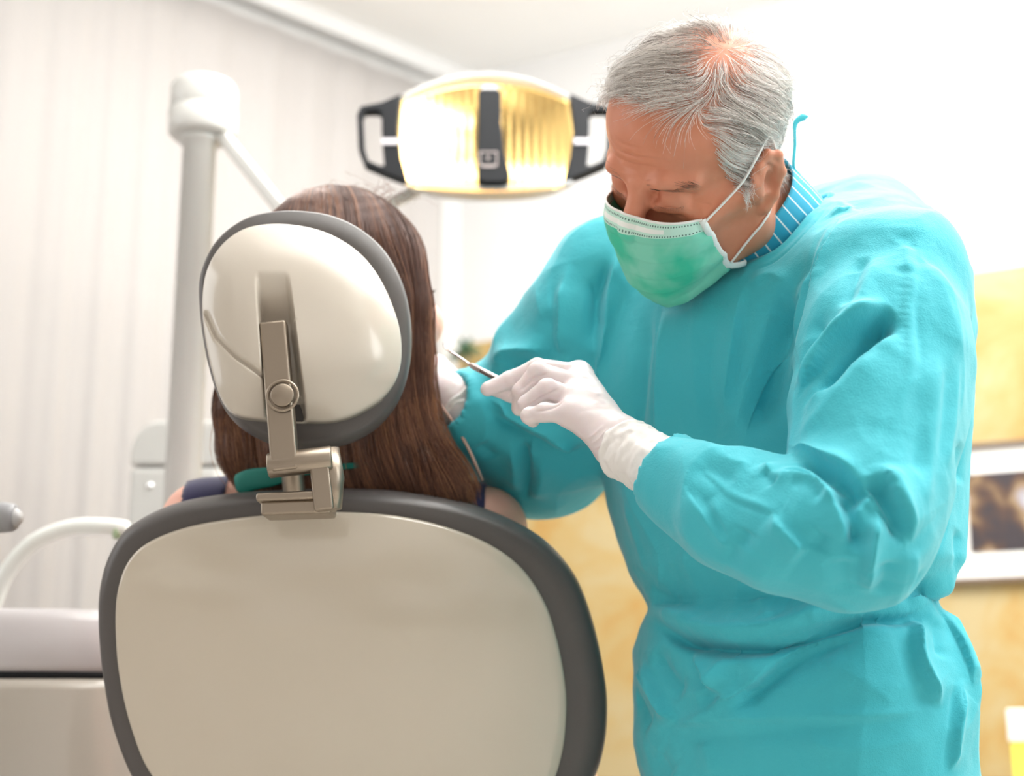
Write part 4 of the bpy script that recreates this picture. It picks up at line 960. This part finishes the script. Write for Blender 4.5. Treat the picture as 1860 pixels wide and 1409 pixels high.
for sd_, sg in ((sideL, 1), (sideR, -1)):
    p_ = sd_.copy()
    if sg > 0: p_ = np.vstack([p_[:58], p_[58:60] + [.001, .004, -.001], p_[60] + np.array([.003, .012, -.004]), p_[60] + np.array([.005, .020, -.006])])
    add('side_binding', tube_np(hw(p_), .0036, 8, flat=(HRot @ np.array([.9 * sg, -.4, 0]), .35)), M_wh, maskob)
def loopc(sg):
    c1 = g[2, -1] if sg > 0 else g[2, 0]; c2 = g[56, -1] if sg > 0 else g[56, 0]
    up_ = [c1, c1 + (np.array([sg * .078, -.030, .016]) - c1) * .5, np.array([sg * .078, -.030, .018]), np.array([sg * .083, -.012, .036]), np.array([sg * .080, .012, .044])]
    dn_ = [np.array([sg * .080, .012, .044]), np.array([sg * .078, .022, .020]), np.array([sg * .076, .016, -.014]), np.array([sg * .075, .002, -.036]), c2 + (np.array([sg * .075, .002, -.036]) - c2) * .45, c2 + np.array([0, .004, 0])]
    out = []
    for q_ in catmull(up_ + dn_[1:], 8):
        h_ = htree.find_nearest(Vector(q_)); nn_ = np.array(h_[1]); s_ = (q_ - np.array(h_[0])) @ nn_
        out.append(q_ + nn_ * max(0, .0014 - s_) if s_ < .0014 else q_)
    add('ear_loop', tube_np(hw(np.array(out)), .0013, 6), M_wh, maskob)
loopc(1); loopc(-1)

# hair ---------------------------------------------------------
def strands_np(paths, r0, r1=.25):
    """paths (n, m, 3) -> thin three sided tapering strands"""
    n, m, _ = paths.shape; T = np.gradient(paths, axis=1); T /= np.linalg.norm(T, axis=2)[..., None] + 1e-9
    ref = np.array([.3, .5, .8]); ref = np.broadcast_to(ref / np.linalg.norm(ref), T.shape); u = np.cross(T, ref); u /= np.linalg.norm(u, axis=2)[..., None] + 1e-9; v = np.cross(T, u)
    rr = (r0 * np.linspace(1, r1, m) ** .7)[None, :, None] if np.isscalar(r0) else r0[:, None, None] * (np.linspace(1, r1, m) ** .7)[None, :, None]
    V = np.stack([paths + rr * (math.cos(a) * u + math.sin(a) * v) for a in (0, 2.094, 4.189)], 2)   # n m 3 3
    V = V.reshape(-1, 3); base = (np.arange(n) * m * 3)[:, None, None] + (np.arange(m - 1) * 3)[None, :, None]; k = np.arange(3)[None, None, :]; k2 = (k + 1) % 3
    Q = np.stack([base + k, base + k2, base + 3 + k2, base + 3 + k], -1).reshape(-1, 4)
    return V, Q
def sample_surface(V, Q, n, rs):
    p = V[Q]; ar = .5 * np.linalg.norm(np.cross(p[:, 2] - p[:, 0], p[:, 3] - p[:, 1]), axis=1); c = np.cumsum(ar); k = np.searchsorted(c, rs.rand(n) * c[-1]); a, b = rs.rand(n, 1), rs.rand(n, 1); q = p[k]
    return (q[:, 0] * (1 - a) + q[:, 1] * a) * (1 - b) + (q[:, 3] * (1 - a) + q[:, 2] * a) * b
rs = np.random.RandomState(11)
def scalp(p):
    x, y, z = np.abs(p[:, 0]), p[:, 1], p[:, 2]
    yb = np.interp(z, [-.02, -.005, .029, .06, .087, .1, .106, .14], [-.02, -.034, -.038, -.054, -.053, -.054, -.070, -.10]) + .004 * noise3(p * 120)
    zb = np.interp(y, [-.04, -.017, -.012, .022, .028, .12], [-.010, -.008, .036, .036, -.030, -.052])
    return (y > yb) & (z > zb) & ((x < .079) | (z > .04)) & ~((x > .0775) & (z < .036) & (y < .024))
r = sample_surface(HV, HQ, 60000, rs); r = r[scalp(r)]
Wp = np.array([.030, .018, .128]); dW = np.linalg.norm(r - Wp, axis=1)
dens = np.clip(.42 + (dW - .012) / .045, .42, 1); dens = np.where(r[:, 2] < .01, dens * .9, dens)
r = r[rs.rand(len(r)) < dens]; r = r[:15000]
def field(p):
    x, y, z = p[:, 0], p[:, 1], p[:, 2]; ax = np.abs(x); sx = np.sign(x)
    rad = p - Wp; rl_ = np.linalg.norm(rad, axis=1)[:, None] + 1e-6; rad = rad / rl_ * np.clip(rl_ / .03, .25, 1) + np.array([-.35, -.25, 0]) * np.clip(1 - rl_ / .03, 0, 1)
    side = np.clip((ax - .045) / .02, 0, 1) * np.clip((.115 - z) / .02, 0, 1) * np.clip((.06 - y) / .05, 0, 1)
    front = np.clip((-.015 - y) / .03, 0, 1) * np.clip((z - .085) / .02, 0, 1)
    d = rad * 1.0 + side[:, None] * np.column_stack([0 * x, 1.9 + 0 * x, -.55 + 0 * x]) + front[:, None] * np.column_stack([-1.5 + 0 * x, .1 + 0 * x, .0 * x])
    burn = np.clip((.02 - z) / .02, 0, 1) * (y < -.01); d = d * (1 - burn[:, None]) + burn[:, None] * np.column_stack([0 * x, .35 + 0 * x, -1 + 0 * x])
    d += .60 * np.column_stack([noise3(p * 38), noise3(p * 45 + 7), noise3(p * 45 + 19)]) + .25 * np.column_stack([noise3(p * 160), noise3(p * 160 + 7), noise3(p * 160 + 19)])
    return d
m_ = 9; n_ = len(r); pos = r.copy(); paths = np.zeros((n_, m_, 3)); paths[:, 0] = r
Lh = .040 + .024 * np.clip((r[:, 2] - .07) / .04, 0, 1); Lh = np.where((r[:, 1] < -.04) & (r[:, 2] > .09), .032, Lh); Lh = np.where(r[:, 2] < .02, .018, Lh) * (.75 + .5 * rs.rand(n_)); Lh = np.where((r[:, 1] < -.01) & (r[:, 2] < .015), .010, Lh)
lift0 = (.0035 + .0085 * np.clip((r[:, 2] - .05) / .06, 0, 1) * np.clip((-r[:, 1] + .06) / .08, .2, 1)) * (.4 + 1.0 * rs.rand(n_)); lift0 = np.where(r[:, 2] < .02, .002, lift0)
clump = .007 * np.column_stack([noise3(r * 110), noise3(r * 110 + 5), noise3(r * 110 + 11)])
wild = (rs.rand(n_) < .07)
for k in range(1, m_):
    d = field(pos); t = k / (m_ - 1)
    nn_ = np.zeros_like(pos); q_ = np.zeros_like(pos)
    for i in range(n_):
        h_ = htree.find_nearest(pos[i]); q_[i] = h_[0]; nn_[i] = h_[1]
    d -= (d * nn_).sum(1)[:, None] * nn_; d /= np.linalg.norm(d, axis=1)[:, None] + 1e-6
    pos = q_ + d * (Lh / (m_ - 1))[:, None]
    off = lift0 * (1 - (1 - t) ** 2) * (1 - .45 * t * t) + .0012; off = np.where(wild, off * (1 + 1.3 * t), off)
    paths[:, k] = pos + nn_ * off[:, None] + clump * t + (wild * t * .008)[:, None] * rs.randn(n_, 3) * .4
Hm = [mat('hair_white', (.92, .88, .84), .42, Sheen_Weight=.2), mat('hair_silver', (.50, .45, .41), .42), mat('hair_dark_grey', (.17, .145, .13), .45)]
cl = noise3(r * 60) + .5 * rs.randn(n_); pick = np.where(cl > -.30, 0, np.where(cl > -.95, 1, 2))
Vh, Qh = strands_np(paths, .00013 + .00012 * rs.rand(n_))
hair = link('hair', mesh_np('hair', hw(Vh), Qh, mats=np.repeat(pick, (m_ - 1) * 3)), Hm, dent)
# brows and lashes
M_brow = mat('brow_hair', (.24, .15, .11), .6); M_lash = mat('lash_dark', (.03, .02, .02), .6)
for sg in (-1, 1):
    eb = []
    for k in range(150):
        t = rs.rand(); c = np.array([sg * (.016 + .040 * t), -.092 + .020 * t * t, .0315 + .003 * math.sin(t * 2.5) + .0022 * rs.randn()]); h_ = htree.find_nearest(Vector(c)); c = np.array(h_[0]); nn_ = np.array(h_[1])
        d = np.array([sg * (.9 + .5 * t), .1, .35 - .7 * t]); d -= (d @ nn_) * nn_; d /= np.linalg.norm(d); eb.append([c + d * .007 * s_ + nn_ * (.0007 * s_ * (2 - s_) + .0002) for s_ in np.linspace(0, 1, 4)])
    V_, Q_ = strands_np(np.array(eb), .00013); link('eyebrow', mesh_np('eyebrow', hw(V_), Q_), M_brow, dent)
    eb = []
    for k in range(34):
        t = k / 33; c = np.array([sg * (.0195 + .025 * t), -.094 + .012 * t * t, .0115 - .002 * math.sin(t * 3)]); h_ = htree.find_nearest(Vector(c)); c = np.array(h_[0]); nn_ = np.array(h_[1])
        d = nn_ * .35 + np.array([sg * (t - .4) * .5, -.1, -.8]); d /= np.linalg.norm(d); eb.append([c + d * .0040 * s_ for s_ in np.linspace(0, 1, 4)])
    V_, Q_ = strands_np(np.array(eb), .00012); link('eyelashes', mesh_np('eyelashes', hw(V_), Q_), M_lash, dent)
# little tie of the gown at the nape
_rg = ring_pts(NB + nd * .099, nd, .0675); tb = _rg[np.argmax(project(_rg)[:, 0] - .6 * project(_rg)[:, 1])]; ty = tb[1]     # starts on the collar's back edge
add('neck_tie', tube_np(catmull([tb - nd * .012, tb, P(1444, 262, ty), P(1444, 226, ty), P(1456, 214, ty), P(1468, 211, ty)], 4), np.interp(np.linspace(0, 1, 21), [0, .5, .85, 1], [.0016, .0018, .0042, .001]), 8, flat=((0, 1, 0), .35)), M_gown, gown)

# gloved hands -------------------------------------------------
M_glove = mat('white_latex_glove', (.80, .71, .72), .33, bump=(120, .12, .001), Subsurface_Weight=.15, Subsurface_Scale=.006)
M_cuff = mat('white_latex_cuff', (.86, .83, .81), .4, bump=(90, .25, .002))
def hand(name, W, mcps, fingers, thumb, radii, cuff, extra=None, palm_r=.0125, strk=()):
    """W wrist, mcps four knuckles, fingers lists of joints, thumb list"""
    pts = np.array([W] + [p for f_ in fingers for p in f_] + thumb + [c for c, _ in cuff]); s = SDF(pts.min(0) - .05, pts.max(0) + .05, .0013)
    for i, mc in enumerate(mcps):
        s.cap(W, mc, .0165, palm_r, .012)
        if i: s.cap((mcps[i - 1] + mc) / 2, W + (mc - W) * .4, palm_r * .95, .013, .010)
    s.chain(thumb, [.018, .0145, .0115, .0105, .0085][:len(thumb)], .012, kk=.004)
    for mc, f_, r_ in zip(mcps, fingers, radii):
        js = [mc] + f_; rr = [r_ * 1.17, r_ * 1.06, r_ * .97, r_ * .80]
        t_ = SDF(s.lo, s.lo + (s.n - 1) * s.h, s.h) if False else None
        s.chain(js, rr, .0035, kk=.0015)
        for j_ in (1, 2): s.ell(js[j_], (rr[j_] * 1.06,) * 3, k=.002)
        s.ell(mc, (palm_r * 1.05,) * 3, k=.006)
    s.chain([c for c, _ in cuff], [r_ for _, r_ in cuff], .012, kk=.006)
    if extra: extra(s)
    V, Q = s.mesh(2); V, Q = subdivide(V, Q); V = lap(V, Q, 2)
    t_ = bvh(V, Q)
    V = V + normals(V, Q) * (.00035 * noise3(V * 150) + .0003 * noise3(V * 60))[:, None]
    V = strokes(V, Q, t_, list(strk))
    return V, Q
W = P(1128, 806, 1.335)
mc = [P(1052, 680, 1.405), P(1050, 700, 1.385), P(1044, 726, 1.366), P(1036, 752, 1.352)]
fg = [[P(976, 669, 1.425), P(926, 691, 1.432), P(886, 706, 1.432)],
      [P(978, 676, 1.392), P(948, 712, 1.398), P(943, 742, 1.412)],
      [P(994, 706, 1.366), P(958, 734, 1.378), P(962, 756, 1.396)],
      [P(990, 748, 1.350), P(962, 755, 1.360), P(968, 764, 1.376)]]
th = [P(1098, 782, 1.365), P(1040, 748, 1.41), P(985, 722, 1.435), P(930, 712, 1.448), P(900, 706, 1.45)]
st = [([(1000,676),(965,690),(942,712)], -.0022, .0016), ([(1018,702),(985,722),(950,742)], -.0022, .0016), ([(1024,728),(1000,742),(970,748)], -.0020, .0016),
      ([(1050,665),(1000,660),(975,655)], .0006, .004), ([(1090,720),(1060,705)], .0010, .004), ([(930,706),(924,722)], -.0007, .0012), ([(905,712),(898,728)], -.0005, .0010)]
for i_ in range(7):
    st.append(([(1050 + i_ * 9, 800 + i_ * 9), (1075 + i_ * 9, 792 + i_ * 8), (1098 + i_ * 7, 770 + i_ * 7)], .0008, .0016))
cuffpts = [(W, .0265), (P(1165, 835, 1.315), .0275), (P(1205, 858, 1.295), .029)]
V, Q = hand('l', W, mc, fg, th, [.0096, .0098, .0095, .0086], [(P(1128, 806, 1.335), .0255), (P(1150, 824, 1.322), .0265)], strk=st)
glove = link('glove', mesh_np('glove', V, Q), M_glove, dent)
# bunched cuff of the glove
def cuff_mesh(c0, c1, r0, r1, seed, amp=.0022, n=160, m=46, ext=.0):
    ax = c1 - c0; L = np.linalg.norm(ax); ax /= L; u = np.cross(ax, [0, 0, 1.]); u /= np.linalg.norm(u); v = np.cross(ax, u); an = np.arange(n) * 2 * math.pi / n; V = []
    for i in range(m):
        t = i / (m - 1); r_ = r0 + (r1 - r0) * t; q_ = np.column_stack([np.cos(an) * 1.6, np.sin(an) * 1.6, np.full(n, t * 5.5 + seed)]); q2_ = np.column_stack([np.cos(an) * 4, np.sin(an) * 4, np.full(n, t * 16 + seed)])
        d = amp * (1 - 2 * np.abs(noise3(q_))) + amp * .7 * noise3(q2_)
        if t < .12: d = d + .0016 * math.sin(t / .12 * math.pi)
        sh = .004 * noise3(np.column_stack([np.cos(an) * 2, np.sin(an) * 2, np.full(n, seed + 40.)])) * (1 - t)
        V.append(c0 + ax * (L * t) + ax * sh[:, None] + (r_ + d)[:, None] * (np.cos(an)[:, None] * u + np.sin(an)[:, None] * v))
    V = np.vstack(V); Q = [(i * n + k, i * n + (k + 1) % n, (i + 1) * n + (k + 1) % n, (i + 1) * n + k) for i in range(m - 1) for k in range(n)]
    return V, Q, []
o = add('glove_cuff', cuff_mesh(P(1132, 812, 1.334), P(1228, 868, 1.285), .0282, .0290, 3.3), M_cuff, glove); md = o.modifiers.new('t', 'SOLIDIFY'); md.thickness = .0008; md.offset = -1
# far hand on the patient's chin
W2 = P(822, 722, 1.595)
mc2 = [P(802, 678, 1.635), P(792, 686, 1.62), P(784, 698, 1.605), P(778, 712, 1.595)]
fg2 = [[P(780, 664, 1.655), P(760, 668, 1.67), P(750, 678, 1.672)], [P(766, 676, 1.64), P(748, 684, 1.66), P(742, 692, 1.665)], [P(758, 692, 1.625), P(740, 700, 1.645), P(736, 708, 1.655)], [P(754, 708, 1.61), P(738, 716, 1.63), P(734, 722, 1.64)]]
th2 = [P(818, 708, 1.61), P(812, 690, 1.625), P(803, 672, 1.64), P(797, 662, 1.648), P(794, 656, 1.652)]
V, Q = hand('r', W2, mc2, fg2, th2, [.0092, .0094, .009, .0082], [(W2, .026), (P(838, 738, 1.60), .030)])
g2 = link('glove', mesh_np('glove', V, Q), M_glove, dent)
o = add('glove_cuff', cuff_mesh(P(816, 716, 1.595), P(852, 748, 1.605), .0285, .031, 8.1), M_cuff, g2); md = o.modifiers.new('t', 'SOLIDIFY'); md.thickness = .0008; md.offset = -1

# the probe
pb = empty('dental_probe', P(890, 683, 1.46), 'slim steel dental probe held between index finger and thumb near the cheek', 'dental probe')
M_ch = mat('polished_steel', (.80, .70, .68), .16, 1.0)
e0_, e1_ = P(853, 662, 1.50), P(960, 716, 1.425)
add('handle', tube_np([e0_, e0_ + (e1_ - e0_) * .03, e0_ + (e1_ - e0_) * .3, e1_ + (e1_ - e0_) * .1], [.0016, .0027, .0031, .0030], 16), M_ch, pb)
for k in range(5):
    c = e0_ + (e1_ - e0_) * (.05 + .035 * k); add('grip_ring', tube_np([c, c + (e1_ - e0_) * .012], [.0034, .0034], 16), M_ch, pb)
add('hook', tube_np(catmull([e0_, P(838, 651, 1.515), P(822, 641, 1.53), P(810, 633, 1.545), P(806, 627, 1.55), P(805, 622, 1.548)], 6), [.0016] + [.0013] * 14 + [.0009] * 10 + [.0005] * 6, 10), M_ch, pb)

# ================================================================ the patient
pc_ = P(640, 560, 1.605)
fw_ = np.array([math.sin(math.radians(51)) * math.cos(math.radians(8)), math.cos(math.radians(51)) * math.cos(math.radians(8)), math.sin(math.radians(8))])
lf_ = np.cross(np.array([0, 0, 1.]), fw_); lf_ /= np.linalg.norm(lf_); up_ = np.cross(fw_, lf_)
PR = np.stack([lf_, -fw_, up_], 1)                       # x her left, y back, z up
pw = lambda p: np.atleast_2d(p) @ PR.T + pc_
pat = empty('person', (BK.o[0], 1.75, 0), 'long brown-haired woman lying in the dental chair, seen from behind', 'person')
M_skin2 = mat('skin_fair', (.82, .47, .36), .45, bump=(200, .08, .0006), var=(14, (.81, .41, .32), .7), Subsurface_Weight=.12, Subsurface_Scale=.01)
hd = SDF((-.10, -.14, -.15), (.10, .12, .15), .0025)
hd.ell((0, .006, .045), (.072, .090, .080)); hd.ell((0, -.030, -.030), (.055, .057, .070), k=.03)
for x in (-1, 1):
    hd.ell((x * .045, -.060, -.026), (.029, .030, .031), k=.02); hd.ell((x * .031, -.098, .016), (.018, .02, .011), k=.01, mode='sub'); hd.ell((x * .031, -.073, .016), (.014, .014, .013), k=.004)
    hd.chain([(x * .016, -.088, .034), (x * .045, -.070, .034)], [.007, .007], .01); hd.cap((x * .050, .0, -.045), (x * .012, -.074, -.090), .016, .015, .025)
    hd.cap((x * .072, .004, .005), (x * .078, .010, .006), .024, .020, .006, sq=((x, .3, 0), .3))
hd.cap((0, -.085, .026), (0, -.106, -.010), .007, .010, .012); hd.ell((0, -.088, -.045), (.024, .014, .008), k=.006); hd.ell((0, -.086, -.058), (.020, .013, .008), k=.006); hd.cap((0, .015, -.04), (0, .03, -.14), .046, .046, .02)
V, Q = hd.mesh(3); V, Q = subdivide(V, Q); V = lap(V, Q, 1); HP = pw(V); nq = len(HP); PQ = Q
# torso, arms and legs: reclined on the backrest
S = SDF((-.52, 1.42, .45), (.28, 2.75, 1.28), .006)
nb2 = P(628, 900, 1.64); shR = P(882, 960, 1.64); shL = P(366, 948, 1.64)
S.chain([pw((0, .025, -.12))[0], nb2], [.045, .052], .02); S.chain([shR, nb2, shL], [.044, .055, .040], .035)
hip = np.array([BK.o[0] + .02, 1.83, .69])
S.chain([nb2 + [0, .03, -.06], (nb2 + hip) / 2 + [0, .03, 0], hip], [.10, .10, .115], .05)
S.chain([nb2 + [-.07, .05, -.1], hip + [-.07, 0, 0]], [.09, .10], .05); S.chain([nb2 + [.07, .05, -.1], hip + [.07, 0, 0]], [.09, .10], .05)
for k, sh_ in ((1, shR), (-1, shL)):
    el = np.array([hip[0] + k * .23, 1.80, .80]); wr = np.array([hip[0] + k * .10, 2.0, .78])
    S.chain([sh_, el, wr, wr + np.array([-k * .07, .03, .01])], [.043, .034, .025, .022], .02)
    for j_ in range(4): S.cap(wr + np.array([-k * .06, .03 + .0 + j_ * .012, .012]), wr + np.array([-k * .12, .05 + j_ * .014, .006]), .010, .008, .006)
    S.chain([hip + np.array([k * .09, .05, 0]), np.array([hip[0] + k * .09, 2.25, .64]), np.array([hip[0] + k * .08, 2.62, .57])], [.085, .062, .045], .03)
    S.chain([np.array([hip[0] + k * .08, 2.62, .57]), np.array([hip[0] + k * .09, 2.68, .66])], [.04, .03], .02)
V, Q = S.mesh(3)
body2 = link('body', mesh_np('body', np.vstack([HP, V]), np.vstack([PQ, Q + nq])), M_skin2, pat)
bt2 = bvh(V, Q)
# navy sleeveless top and trousers: shells of the same body
def shell(name, keep, off, m):
    N = normals(V, Q); c = V[Q].mean(1); qq = Q[keep(c)]; us, inv = np.unique(qq, return_inverse=True)
    o_ = link(name, mesh_np(name, V[us] + N[us] * off, inv.reshape(-1, 4)), m, pat); md = o_.modifiers.new('t', 'SOLIDIFY'); md.thickness = .002; return o_
M_navy = mat('navy_fabric', (.018, .015, .075), .8, Sheen_Weight=.3)
def top_keep(c):
    strap = (np.abs(c[:, 0] - nb2[0] - .150) < .014) | (np.abs(c[:, 0] - nb2[0] + .156) < .024)
    tors = (c[:, 2] < 1.02) & (np.abs(c[:, 0] - nb2[0]) < .14)
    return (c[:, 1] < 2.0) & (tors | (strap & (c[:, 2] > 1.0)))
shell('sleeveless_top', top_keep, .004, M_navy)
shell('trousers', lambda c: (c[:, 1] > 1.80) & (c[:, 2] < .77) & (c[:, 1] < 2.6), .005, mat('dark_denim', (.03, .04, .08), .8))
# long hair: a soft volume with combed strands over it
Hs = SDF((-.42, 1.42, 1.05), (.06, 1.78, 1.60), .003)
Hs.ell(pw((0, .012, .052))[0], (.081, .100, .090), PR)
hp_ = lambda L: [P(*q_[:3]) for q_ in L]
L1 = [(702, 480, 1.575, .038), (733, 560, 1.57, .025), (735, 650, 1.565, .023), (733, 730, 1.565, .025), (752, 815, 1.56, .027), (798, 880, 1.555, .024), (845, 925, 1.555, .012)]
Hs.chain(hp_(L1), [q_[3] for q_ in L1], .03, kk=.02)
L2 = [(660, 640, 1.60, .06), (680, 760, 1.58, .05), (700, 850, 1.575, .045), (740, 905, 1.57, .03)]; Hs.chain(hp_(L2), [q_[3] for q_ in L2], .03, kk=.02)
L3 = [(560, 520, 1.60, .06), (480, 640, 1.60, .045), (440, 740, 1.59, .027), (440, 820, 1.59, .022), (462, 880, 1.59, .016)]; Hs.chain(hp_(L3), [q_[3] for q_ in L3], .03, kk=.02)
L4 = [(600, 700, 1.60, .06), (560, 800, 1.59, .05), (520, 870, 1.59, .03)]; Hs.chain(hp_(L4), [q_[3] for q_ in L4], .03, kk=.02)
L5 = [(620, 800, 1.585, .04), (640, 885, 1.58, .035)]; Hs.chain(hp_(L5), [q_[3] for q_ in L5], .03, kk=.02)
# the face stays free
Hs.cap(pw((-.030, -.075, .02))[0], pw((-.032, -.07, -.10))[0], .044, .040, .010, 'sub'); Hs.cap(pw((0, -.09, .06))[0], pw((0, -.10, -.06))[0], .05, .05, .01, 'sub')
V, Q = Hs.mesh(3)
hm = [mat('hair_chestnut', (.11, .048, .032), .34), mat('hair_brown', (.22, .100, .060), .32), mat('hair_light_brown', (.44, .21, .11), .32)]
vol = link('hair', mesh_np('hair', V, Q), hm[0], pat); ht2 = bvh(V, Q)
rs = np.random.RandomState(5)
GD = [  # guides, each down the fall of the hair: px, py, Y
 [(690,362,1.66),(765,425,1.63),(785,520,1.60),(784,640,1.59),(790,730,1.58),(812,810,1.57),(860,893,1.56)],
 [(680,362,1.63),(745,420,1.59),(775,520,1.565),(776,640,1.56),(780,740,1.555),(802,820,1.55),(848,897,1.55)],
 [(665,364,1.60),(725,420,1.56),(760,520,1.545),(762,640,1.54),(770,740,1.535),(800,820,1.53),(838,900,1.54)],
 [(650,366,1.58),(700,420,1.53),(740,520,1.53),(742,650,1.53),(748,750,1.53),(775,830,1.525),(806,905,1.535)],
 [(630,370,1.57),(660,430,1.52),(700,540,1.51),(712,660,1.52),(715,760,1.525),(740,840,1.525),(770,905,1.535)],
 [(610,376,1.57),(630,440,1.51),(650,560,1.50),(670,680,1.52),(670,770,1.53),(685,850,1.53),(710,905,1.54)],
 [(595,380,1.58),(590,440,1.52),(580,560,1.50),(590,680,1.52),(600,770,1.54),(610,850,1.54),(625,905,1.55)],
 [(585,384,1.59),(550,440,1.54),(520,560,1.52),(520,680,1.54),(525,770,1.55),(530,850,1.55),(545,905,1.56)],
 [(580,390,1.61),(520,450,1.57),(475,560,1.55),(460,680,1.56),(455,770,1.565),(465,840,1.57),(490,900,1.57)],
 [(575,395,1.64),(500,460,1.60),(450,570,1.58),(425,680,1.585),(412,770,1.585),(420,830,1.585),(440,890,1.585)]]
GW = np.array([catmull([P(*q_) for q_ in g_], 5) for g_ in GD]); m_ = GW.shape[1]
n_ = 6500; t = rs.rand(n_) * (len(GD) - 1); t = np.where(rs.rand(n_) < .45, rs.rand(n_) * 4.2, t); i0 = np.clip(t.astype(int), 0, len(GD) - 2); fr = (t - i0)[:, None, None]
base = GW[i0] * (1 - fr) + GW[i0 + 1] * fr
tt = np.linspace(0, 1, m_)[None, :, None]
ck = noise3(np.column_stack([t * 9, t * 0, t * 0])); cv = np.stack([noise3(np.column_stack([t * 9 + 3 * j_, t * 0 + j_, t * 0])) for j_ in range(3)], 1)[:, None, :]
jit = rs.randn(n_, 1, 3) * .0035; wave = np.stack([.004 * np.sin(tt[..., 0] * 9 + 6 * ck[:, None] + j_ * 2) for j_ in range(3)], -1)
paths = base + jit * (.3 + .7 * tt) + cv * .006 * tt + wave * tt
fly = rs.rand(n_) < .03
for k in range(m_):
    p_ = paths[:, k]
    for i in range(n_):
        h_ = ht2.find_nearest(p_[i]); 
        if h_[0] is None: continue
        q_ = np.array(h_[0]); nn_ = np.array(h_[1]); d = (p_[i] - q_) @ nn_; wnt = .0015 + .0035 * ((i * 7919) % 100) / 100.
        if fly[i]: wnt += .010 * k / m_
        if k < m_ * .80 or d < wnt: p_[i] = q_ + nn_ * wnt + (p_[i] - q_ - d * nn_) * .6
paths = .25 * np.concatenate([paths[:, :1], paths[:, :-1]], 1) + .5 * paths + .25 * np.concatenate([paths[:, 1:], paths[:, -1:]], 1)
cut = (.80 + .2 * rs.rand(n_))
V, Q = strands_np(paths, .00022 + .0002 * rs.rand(n_), .3); cc = ck + .45 * rs.randn(n_)
pk = np.where(cc < .15, 0, np.where(cc < 1.0, 1, 2)); pk = np.repeat(pk, (m_ - 1) * 3).reshape(n_, m_ - 1, 3)
late = (np.arange(m_ - 1) / (m_ - 1))[None, :, None]; pk = np.where((late > .62) & (rs.rand(n_, 1, 1) < .6), np.minimum(pk + 1, 2), pk)
st_ = link('strands', mesh_np('strands', V, Q, mats=pk.ravel()), hm, vol)
# flyaway curls on the crown
fl = []
for k in range(60):
    a = P(600 + rs.rand() * 130, 376 - rs.rand() * 8, 1.60 + .04 * rs.rand()); d = np.array([rs.randn() * .03, rs.randn() * .02, .012 + .014 * rs.rand()]); c = a + d
    b = c + np.array([rs.randn() * .015 + .008, rs.randn() * .01, -.012]); fl.append(catmull([a, (a + c) / 2 + [.004, 0, .004], c, b], 4)[:12])
V, Q = strands_np(np.array(fl), .00022, .5); link('strands', mesh_np('strands', V, Q), hm[1], vol)
# lashes of the eye seen past the hair
eb = []
for k in range(26):
    t_ = k / 25; c = pw((-(.0185 + .026 * t_), -.090 + .012 * t_ * t_, .012))[0]; d = PR @ np.array([-(t_ - .2) * .8, -.8, .3]); eb.append([c + d * .010 * s_ for s_ in np.linspace(0, 1, 4)])
V, Q = strands_np(np.array(eb), .0003); link('eyelashes', mesh_np('eyelashes', V, Q), mat('lash_brown', (.02, .012, .01), .6), pat)
# bib: strap behind the neck, cord over the right shoulder, sheet on the chest
M_bib = mat('green_bib_strap', (.0, .20, .16), .6)
V, Q, T = tube_np(catmull([P(432, 888, 1.555), P(455, 872, 1.545), P(510, 864, 1.535), P(600, 850, 1.528), P(680, 842, 1.528), P(740, 838, 1.53)], 6), np.interp(np.linspace(0, 1, 31), [0, .1, .35, .5, 1], [.004, .014, .011, .004, .0022]), 12, flat=((0, 1, 0), .2))
bib = add('bib_strap', (V, Q, T), M_bib, pat)
add('bib_cord', tube_np(catmull([P(792, 724, 1.57), P(824, 768, 1.575), P(850, 812, 1.575), P(866, 848, 1.58), P(876, 872, 1.60)], 6), .0018, 8), mat('clear_pink_cord', (.75, .50, .42), .3), bib)
